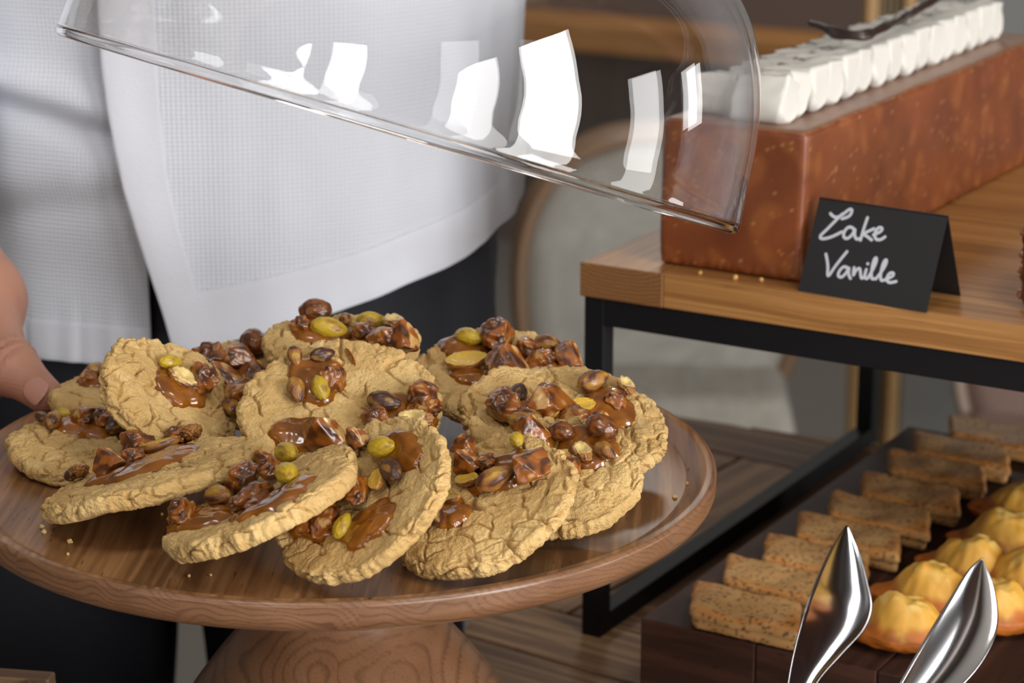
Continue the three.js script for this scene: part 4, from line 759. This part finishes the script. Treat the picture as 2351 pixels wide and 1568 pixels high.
// ---------------------------------------------------------------- the person behind the plate
{
  const BODY = { x: -0.192, z: -0.475, a: 0.180, b: 0.165 };           // trunk as an upright oval
  const shell = (phi, y, off = 0) => { const top = smooth(y, 0.36, 0.56), a = (BODY.a + off) * (1 + 0.08 * smooth(y, 0.15, 0.45)) * (1 - 0.35 * top * top), b = (BODY.b + off) * (1 - 0.3 * top * top); return V(BODY.x + a * Math.sin(phi), y, BODY.z + b * Math.cos(phi)); };
  // where a line of sight meets the trunk: angle round it and height
  const meet = (px, py, off = 0) => {
    const s = sight(px, py), a = BODY.a + off, b = BODY.b + off, ox = (EYE.x - BODY.x) / a, oz = (EYE.z - BODY.z) / b, dx = s.x / a, dz = s.z / b, A = dx * dx + dz * dz, B = ox * dx + oz * dz, Cc = ox * ox + oz * oz - 1, q = B * B - A * Cc;
    const t = (-B - Math.sqrt(Math.max(q, 0))) / A; return { phi: Math.atan2(ox + dx * t, oz + dz * t), y: EYE.y + s.y * t };
  };
  const lineOf = (pts) => { const k = pts.map(([x, y]) => meet(x, y, 0.004)); return k; };
  const along = (list, key, val, out) => { if (val <= list[0][key]) return list[0][out]; for (let i = 1; i < list.length; i++) if (val <= list[i][key]) { const a = list[i - 1], b = list[i], t = (val - a[key]) / (b[key] - a[key]); return lerp(a[out], b[out], t); } return list[list.length - 1][out]; };
  const person = thing('person', 'person in white jacket and dark trousers holding the plate rim', 'person', V(0, 0, 0));
  const weaveTile = texture(256, 256, (x, y) => { const a = Math.abs(Math.sin(x * Math.PI * 16)), b = Math.abs(Math.sin(y * Math.PI * 16)); return 0.15 + 0.75 * Math.min(a, b) ** 0.7 + 0.15 * (tileFbm(x, y, 64, 64, 8, 2) - 0.5); }, false);
  const plainTile = texture(256, 256, (x, y) => 0.5 + 0.3 * Math.sin(x * Math.PI * 2 * 48) * Math.sin(y * Math.PI * 2 * 48) + 0.5 * (tileFbm(x, y, 24, 60, 18, 3) - 0.5), false);
  const waffle = std(0xd2d6df, 0.9, { bumpMap: weaveTile, bumpScale: 0.0007, sheen: 0.3, sheenColor: 0xffffff }), plain = std(0xd6d9e2, 0.88, { bumpMap: plainTile, bumpScale: 0.0004, sheen: 0.3, sheenColor: 0xffffff });
  const navy = std(0x17181f, 0.85, { bumpMap: plainTile, bumpScale: 0.0003, sheen: 0.25, sheenColor: 0x3a4052 });
  const edge = lineOf([[412, 797], [388, 705], [357, 605], [330, 520], [302, 425], [283, 330], [270, 250], [257, 140], [250, 0]]);   // free edge of the upper flap, from the hem up
  const hem = [...lineOf([[412, 797], [600, 752], [800, 690], [900, 645], [1000, 592], [1080, 535], [1140, 480], [1172, 440]]), { phi: 1.75, y: 0.235 }, { phi: 3.3, y: 0.235 }];
  const TOP = 0.56, PHI = 2.9;
  const fold = (phi, y) => {
    let d = 0.0024 * N3(phi * 2.2, y * 5, 1) + 0.0008 * N3(phi * 6, y * 12, 4);
    d += 0.007 * Math.sin(phi * 7 + y * 9) * smooth(y, 0.30, 0.16) * smooth(phi, 0.2, 0.8) * 0.4;
    return d;
  };
  const flapRow = (u, v, off) => { const y0 = lerp(hem[0].y, TOP, v), p0 = along(edge, 'y', y0, 'phi'), phi = lerp(p0, PHI, u), y = lerp(along(hem, 'phi', phi, 'y'), TOP, v); return [phi, y]; };
  const flap = (u, v, off) => { const [phi, y] = flapRow(u, v), lift = 0.006 * Math.exp(-((u / 0.03) ** 2)) + 0.007 * smooth(v, 0.4, 0), q = shell(phi, y, off + fold(phi, y) + lift); q.uv = [phi * 0.18 * 24, y * 24]; return q; };
  part('jacket_flap', sheet(150, 110, (u, v) => flap(u ** 1.15, v, 0.009), 0.0016), waffle, person);
  // smooth facing along the free edge
  part('facing', sheet(14, 110, (u, v) => flap(u * lerp(0.036, 0.05, smooth(v, 0, 0.5)), v, 0.0102), 0.0008), plain, person);
  part('hem_band', sheet(150, 5, (u, v) => flap(u, v * 0.085, 0.0102), 0.0008), plain, person);
  // lower flap on the other side, its hem gathered
  const under = lineOf([[346, 836], [350, 700], [352, 610], [350, 500]]).map((k) => k.phi), hemL = meet(180, 832, 0.002).y;
  const cA = meet(0, 212, 0.002), cB = meet(255, 300, 0.002), cC = meet(0, 470, 0.002), cD = meet(330, 430, 0.002);
  const crease = (phi, y, a, b, deep, wide) => { const d = (y - lerp(a.y, b.y, (phi - a.phi) / (b.phi - a.phi))) / wide; return deep * (Math.exp(-((d - 0.9) ** 2)) - 0.9 * Math.exp(-((d + 0.35) ** 2) * 2.2)); };
  const foldL = (phi, y) => 0.0022 * N3(phi * 2.4 + 5, y * 6, 1) + crease(phi, y, cA, cB, 0.0065, 0.013) + crease(phi, y, cC, cD, 0.003, 0.016) + 0.0005 * Math.sin(phi * 60 + 4 * N2(phi * 7, 3)) * smooth(y, hemL + 0.05, hemL + 0.005);
  const low = (u, v, off) => { const phi = lerp(-PHI, lerp(under[0], under[0] + 0.22, smooth(v, 0.18, 0.6)), u), y = lerp(hemL, TOP, v), q = shell(phi, y, off + foldL(phi, y)); q.uv = [phi * 0.18 * 24, y * 24]; return q; };
  part('jacket_under_flap', sheet(220, 120, (u, v) => low(u ** 0.8, v, 0.001), 0.0016), waffle, person);
  part('hem_band', sheet(220, 8, (u, v) => low(u ** 0.8, v * 0.058, 0.0024), 0.0008), plain, person);
  // trousers: seat and two legs down to the floor
  const seat = loft(30, 72, (v, a) => { const y = lerp(-0.01, 0.3, v), dn = smooth(y, 0.07, -0.01), k = (1 - 0.1 * dn) * (1 + 0.02 * N3(Math.cos(a) * 2, Math.sin(a) * 2, y * 9)), w = BODY.a * (0.985 + 0.035 * Math.exp(-(((y - 0.1) / 0.12) ** 2)) - 0.02 * smooth(y, 0.02, -0.12)); return V(BODY.x + w * k * Math.sin(a), y, BODY.z + (BODY.b - 0.006) * k * Math.cos(a)); });
  const leg = (x0, x1, z0, z1, r0, r1) => loft(60, 48, (v, a) => { const y = lerp(0.06, -0.86, v), k = 1 + 0.025 * N3(Math.cos(a) * 1.5 + x0 * 9, Math.sin(a) * 1.5, y * 7), r = lerp(r0, r1, Math.pow(v, 0.8)) * lerp(0.8, 1, smooth(v, 0, 0.12)); return V(lerp(x0, x1, v) + r * k * Math.sin(a), y, lerp(z0, z1, v) + r * lerp(1.55, 1.12, smooth(v, 0.02, 0.3)) * k * Math.cos(a)); });
  part('trousers', mergeGeometries([seat, leg(BODY.x - 0.117, BODY.x - 0.155, BODY.z, BODY.z - 0.02, 0.089, 0.07), leg(BODY.x + 0.060, BODY.x + 0.115, BODY.z - 0.01, BODY.z - 0.03, 0.096, 0.07)].map((g) => g.toNonIndexed())), navy, person);
  const shoe = std(0x121214, 0.5);
  for (const x of [BODY.x - 0.16, BODY.x + 0.12]) part('shoe', warp(new THREE.SphereGeometry(1, 30, 20), (q) => { q.set(q.x * 0.05 + x, Math.max(q.y, -0.55) * 0.055 - 0.868, q.z * 0.14 + BODY.z + 0.04); }), shoe, person);

  // body: trunk under the clothes, arm and the hand that grips the rim, one skin
  const P = (x, y, d) => atDepth(x, y, d);
  const rimD = depthOf(onLevel(60, 948, PLATE.y + 0.005));                      // how far away the plate's rim is beneath the thumb
  const J = {
    shoulder: V(BODY.x - 0.19, 0.5, BODY.z + 0.02), elbow: P(-330, 330, rimD + 0.20), wrist: P(-62, 690, rimD + 0.075),
    palm: P(-78, 830, rimD + 0.05), knA: P(-100, 905, rimD + 0.035), knB: P(-185, 935, rimD - 0.01),
    t1: P(-32, 782, rimD + 0.05), t2: P(24, 842, rimD + 0.026), t3: P(104, 908, rimD + 0.009),
  };
  const bones = [
    [J.shoulder, J.elbow, 0.034, 0.036], [J.elbow, J.wrist, 0.038, 0.0265], [J.wrist, J.palm, 0.025, 0.024], [J.palm, J.knA, 0.023, 0.014], [J.palm, J.knB, 0.02, 0.013],
    [J.wrist, J.t1, 0.02, 0.0165], [J.t1, J.t2, 0.0165, 0.0128], [J.t2, J.t3, 0.0122, 0.0092],
  ];
  // four fingers going under the plate, bent at the knuckles
  const tips = [0, 1, 2, 3].map((i) => [[-70 - 30 * i, 950 + 12 * i, 0.022 - 0.018 * i], [-35 - 35 * i, 1045 + 10 * i, -0.02 * i], [10 - 40 * i, 1105 + 10 * i, -0.028 - 0.02 * i]]);
  tips.forEach((f, i) => { const q = f.map(([x, y, d]) => P(x, y, rimD + d)), r = [0.0098, 0.01, 0.0095, 0.0082][i], root = J.knA.clone().lerp(J.knB, i / 3); bones.push([root, q[0], r * 1.2, r * 1.05], [q[0], q[1], r * 1.05, r * 0.95], [q[1], q[2], r * 0.95, r * 0.8]); });
  const capsule = (p, [a, b, ra, rb]) => { const abx = b.x - a.x, aby = b.y - a.y, abz = b.z - a.z, t = clamp(((p.x - a.x) * abx + (p.y - a.y) * aby + (p.z - a.z) * abz) / (abx * abx + aby * aby + abz * abz), 0, 1); return Math.hypot(p.x - a.x - abx * t, p.y - a.y - aby * t, p.z - a.z - abz * t) - lerp(ra, rb, t); };
  function field(list, blend, res, centre, size) {
    const mc = new MarchingCubes(res, new THREE.MeshBasicMaterial(), false, false, 200000), q = V(); mc.isolation = 0;
    for (let k = 0; k < res; k++) for (let j = 0; j < res; j++) for (let i = 0; i < res; i++) {
      q.set(((i - res / 2) / (res / 2)) * size + centre.x, ((j - res / 2) / (res / 2)) * size + centre.y, ((k - res / 2) / (res / 2)) * size + centre.z);
      let s = 0; for (const b of list) { const d = capsule(q, b); if (d < blend * 8) s += Math.exp(-d / blend); }
      mc.field[i + j * res + k * res * res] = s > 0 ? clamp(blend * Math.log(s), -0.05, 0.05) : -0.05;
    }
    mc.update(); const n = mc.count, g = new THREE.BufferGeometry();
    const p = mc.positionArray.slice(0, n * 3); for (let i = 0; i < n; i++) { p[3 * i] = p[3 * i] * size + centre.x; p[3 * i + 1] = p[3 * i + 1] * size + centre.y; p[3 * i + 2] = p[3 * i + 2] * size + centre.z; }
    g.setAttribute('position', new THREE.BufferAttribute(p, 3)); const m = mergeVertices(g, 1e-5); m.computeVertexNormals(); return m;
  }
  const handAt = P(-70, 880, rimD + 0.015), hand = field(bones.slice(1), 0.003, 132, handAt, 0.14);
  const arm = field([bones[0], bones[1]], 0.004, 92, J.shoulder.clone().add(J.wrist).multiplyScalar(0.5), 0.36);
  // the other arm reaches out above the picture to the knob of the dome
  const K = DOME.knob, up = DOME.up, S2 = V(BODY.x + 0.19, 0.5, BODY.z + 0.02), E2 = V(BODY.x + 0.31, 0.475, -0.30), W2 = K.clone().addScaledVector(up, 0.055).add(V(0.03, 0.012, -0.085)), palm2 = K.clone().addScaledVector(up, 0.046).add(V(0.006, 0, -0.012));
  const grip = [[E2, W2, 0.038, 0.0265], [W2, palm2, 0.025, 0.021]];
  const side1 = V(1, 0, 0).addScaledVector(up, -up.x).normalize(), side2 = up.clone().cross(side1);
  [[-2.5, 0.0095], [-1.9, 0.0098], [-1.25, 0.0096], [-0.6, 0.0085], [1.7, 0.011]].forEach(([a, r]) => {
    const d = side1.clone().multiplyScalar(Math.cos(a)).addScaledVector(side2, -Math.sin(a)), q0 = palm2.clone().addScaledVector(d, 0.016), q1 = K.clone().addScaledVector(d, 0.034).addScaledVector(up, 0.03), q2 = K.clone().addScaledVector(d, 0.031).addScaledVector(up, 0.006), q3 = K.clone().addScaledVector(d, 0.0235).addScaledVector(up, -0.011);
    grip.push([q0, q1, r * 1.2, r * 1.05], [q1, q2, r * 1.05, r * 0.95], [q2, q3, r * 0.95, r * 0.8]);
  });
  const grip2At = K.clone().addScaledVector(up, 0.03).add(V(0.02, 0, -0.04)), hand2 = field(grip, 0.0026, 104, grip2At, 0.11), arm2 = field([[S2, E2, 0.034, 0.036], grip[0]], 0.004, 88, S2.clone().add(W2).multiplyScalar(0.5), 0.34);
  // head and neck, bent a little towards the plate
  const HC = V(BODY.x, 0.735, BODY.z + 0.03), tilt = 0.28, hp = (x, y, z) => V(HC.x + x, HC.y + y * Math.cos(tilt) - z * Math.sin(tilt), HC.z + y * Math.sin(tilt) + z * Math.cos(tilt));
  const headBones = [[hp(0, 0.025, -0.03), hp(0, 0.03, 0.02), 0.074, 0.07], [hp(0, -0.02, 0.02), hp(0, -0.075, 0.045), 0.062, 0.036], [hp(0, -0.05, -0.03), V(BODY.x, 0.53, BODY.z - 0.005), 0.055, 0.062], [hp(0, 0.005, 0.083), hp(0, -0.027, 0.1), 0.007, 0.011]];
  for (const k of [-1, 1]) headBones.push([hp(k * 0.016, 0.018, 0.078), hp(k * 0.045, 0.018, 0.064), 0.009, 0.008], [hp(k * 0.04, -0.02, 0.052), hp(k * 0.045, -0.035, 0.045), 0.022, 0.018], [hp(k * 0.074, 0.012, -0.012), hp(k * 0.073, -0.022, -0.006), 0.013, 0.009], [hp(k * 0.012, -0.028, 0.09), hp(k * 0.008, -0.029, 0.094), 0.006, 0.006], [hp(k * 0.018, -0.055, 0.074), hp(0, -0.054, 0.083), 0.005, 0.007], [hp(k * 0.015, -0.064, 0.074), hp(0, -0.066, 0.082), 0.0055, 0.0075]);
  const head = field(headBones, 0.0045, 96, HC.clone().add(V(0, -0.04, 0.01)), 0.19);
  // of each coarse arm only what lies outside the fine hand's block is kept
  const trim = (g, cut, half) => { const p = g.attributes.position, ix = g.index, keep = []; for (let i = 0; i < ix.count; i += 3) { let inside = true; for (let c = 0; c < 3; c++) { const v = ix.getX(i + c); if (Math.max(Math.abs(p.getX(v) - cut.x), Math.abs(p.getY(v) - cut.y), Math.abs(p.getZ(v) - cut.z)) > half) inside = false; } if (!inside) keep.push(ix.getX(i), ix.getX(i + 1), ix.getX(i + 2)); } g.setIndex(keep); return g; };
  const trunk = loft(24, 40, (v, a) => { const y = lerp(0.1, 0.5, v), q = shell(a, y, -0.03); return q; }); trunk.deleteAttribute('uv');
  const body = mergeGeometries([hand, trim(arm, handAt, 0.133), hand2, trim(arm2, grip2At, 0.103), head, trunk].map((g) => g.toNonIndexed()));
  const eyeMat = std(0xe9e4de, 0.2, { clearcoat: 1 }), irisMat = std(0x2c1d14, 0.2, { clearcoat: 1 }), hairMat = std(0x2a1c14, 0.6);
  for (const k of [-1, 1]) { const e = part('eye', new THREE.SphereGeometry(0.0115, 20, 16), eyeMat, person); e.position.copy(hp(k * 0.031, 0.002, 0.066)); const i = part('iris', new THREE.SphereGeometry(0.0055, 16, 12), irisMat, e); i.position.set(0, -0.0035, 0.0075); }
  part('hair', warp(new THREE.SphereGeometry(1, 60, 44), (q) => { const d = q.clone(), front = smooth(d.z, 0.1, 0.75), low = -0.15 + 0.62 * front; let y = Math.max(d.y, low), r = 0.086 + 0.0025 * N3(d.x * 9, d.y * 3, d.z * 9); const in_ = d.y < low ? 0.93 : 1; const w = hp(d.x * r * 0.97 * in_, 0.028 + y * r * 1.02, -0.012 + d.z * r * 1.18 * in_); q.copy(w); }), hairMat, person);
  const sk = C(0xae7e68), red = C(0x965646), palm = C(0xd0a48e);
  // creases across the thumb joint
  const tAx = J.t3.clone().sub(J.t2).normalize();
  warp(body, (q) => q); 
  const merged = mergeVertices(body, 1e-5), pn = merged.attributes;
  { merged.computeVertexNormals(); const p = pn.position, nn = merged.attributes.normal, q = V(); for (let i = 0; i < p.count; i++) { q.fromBufferAttribute(p, i); const d = q.distanceTo(J.t2); if (d < 0.024) { const s = q.clone().sub(J.t2).dot(tAx), w = 0.0007 * Math.sin(s * 900 + 1.2 * N3(q.x * 200, q.y * 200, q.z * 200)) * Math.exp(-((s / 0.007) ** 2)); p.setXYZ(i, q.x + nn.getX(i) * w, q.y + nn.getY(i) * w, q.z + nn.getZ(i) * w); } } merged.computeVertexNormals(); }
  paint(merged, (q) => mixC(sk, red, 0.35 * smooth(q.distanceTo(J.t2), 0.02, 0.004) + 0.3 * smooth(q.distanceTo(J.t3), 0.016, 0.004) + 0.35 * fbm3(q.x * 45, q.y * 45, q.z * 45, 3)));
  const body_ = part('body', merged, std(0xffffff, 0.5, { vertexColors: true, sheen: 0.2, sheenColor: 0xffb9a0 }), person);
  // thumb nail
  const nAx = tAx, side = CAM_R.clone().addScaledVector(CAM_U, 0.9).addScaledVector(CAM_F, -0.2), face = CAM_F.clone().multiplyScalar(-1).addScaledVector(CAM_U, 0.12).addScaledVector(CAM_R, -0.15);
  const fz = face.addScaledVector(nAx, -face.dot(nAx)).normalize(), fx = fz.clone().cross(nAx).normalize();
  const nail = sheet(12, 14, (u, v) => { const k = u * 2 - 1, s = v * 2 - 1, w = 0.0066 * Math.pow(Math.max(0.02, 1 - Math.abs(s) ** 3.5), 0.5), ang = k * w / 0.0098; return J.t3.clone().addScaledVector(nAx, 0.0012 + s * 0.0072).addScaledVector(fx, 0.0098 * Math.sin(ang)).addScaledVector(fz, 0.0098 * Math.cos(ang) - 0.0003); }, 0.0006);
  part('thumb_nail', nail, std(0xb98878, 0.28, { clearcoat: 0.4, clearcoatRoughness: 0.2 }), person);
  // sleeves and the yoke over the shoulders
  const sleeve = (sA, sB) => { const dir = sB.clone().sub(sA).normalize(), ex = V(0, 0, 1).addScaledVector(dir, -dir.z).normalize(), ey = dir.clone().cross(ex); part('sleeve', loft(28, 36, (v, a) => { const r = lerp(0.072, 0.06, v) * (1 + 0.04 * N3(Math.cos(a) * 2, Math.sin(a) * 2, v * 6)) * Math.min(1, 0.6 + v * 4); return sA.clone().lerp(sB, v).addScaledVector(ex, r * Math.cos(a)).addScaledVector(ey, r * Math.sin(a)); }), waffle, person); };
  sleeve(J.shoulder.clone().add(V(0.02, 0, 0)), J.elbow.clone().lerp(J.wrist, 0.1)); sleeve(S2.clone().add(V(-0.02, 0, 0)), E2.clone().lerp(W2, 0.12));
  const yoke = [[0.44, 0.2, 0.13], [0.48, 0.212, 0.128], [0.515, 0.205, 0.115], [0.545, 0.17, 0.1], [0.568, 0.12, 0.085], [0.585, 0.08, 0.072], [0.605, 0.07, 0.068]], yc = new THREE.CatmullRomCurve3(yoke.map((q) => V(...q)));
  part('yoke', loft(40, 64, (v, a) => { const q = yc.getPoint(v), n = 1 + 0.012 * N3(Math.cos(a) * 2, Math.sin(a) * 2, v * 5); return V(BODY.x + q.y * n * Math.sin(a), q.x, BODY.z + q.z * n * Math.cos(a)); }), waffle, person);
}
// ---------------------------------------------------------------- wooden tray corner at the lower left
{
  const h = 0.074, c = onLevel(128, 1541, h), b = onLevel(0, 1532, h), dir = c.clone().sub(b).normalize(), turn = Math.atan2(-dir.z, dir.x);
  const t = thing('wooden_tray', 'low wooden tray box with a grey inlay at lower left', 'tray', V(c.x, 0, c.z), turn);
  const wood = std(0xffffff, 0.5, { map: plankMaps[1] }), w = 0.24, l = 0.17, T = 0.0105;
  const wall = (x, z, a, b2) => { const m = part('wall', boxUV(rbox(a, h, b2, 0.0012), a > b2 ? 'x' : 'z', 3), wood, t); m.position.set(x, h / 2, z); };
  wall(-w / 2, T / 2, w, T); wall(-w / 2, l - T / 2, w, T); wall(-T / 2, l / 2, T, l - 2 * T - 0.0004); wall(-w + T / 2, l / 2, T, l - 2 * T - 0.0004);
  const base = part('base', rbox(w - 2 * T - 0.0006, 0.008, l - 2 * T - 0.0006, 0.001), wood, t); base.position.set(-w / 2, 0.0045, l / 2);
  const inlay = part('inlay', rbox(w - 2 * T - 0.012, 0.05, l - 2 * T - 0.012, 0.003), std(0x4a4a4d, 0.6), t); inlay.position.set(-w / 2, 0.0345, l / 2);
}

renderer.render(scene, camera);
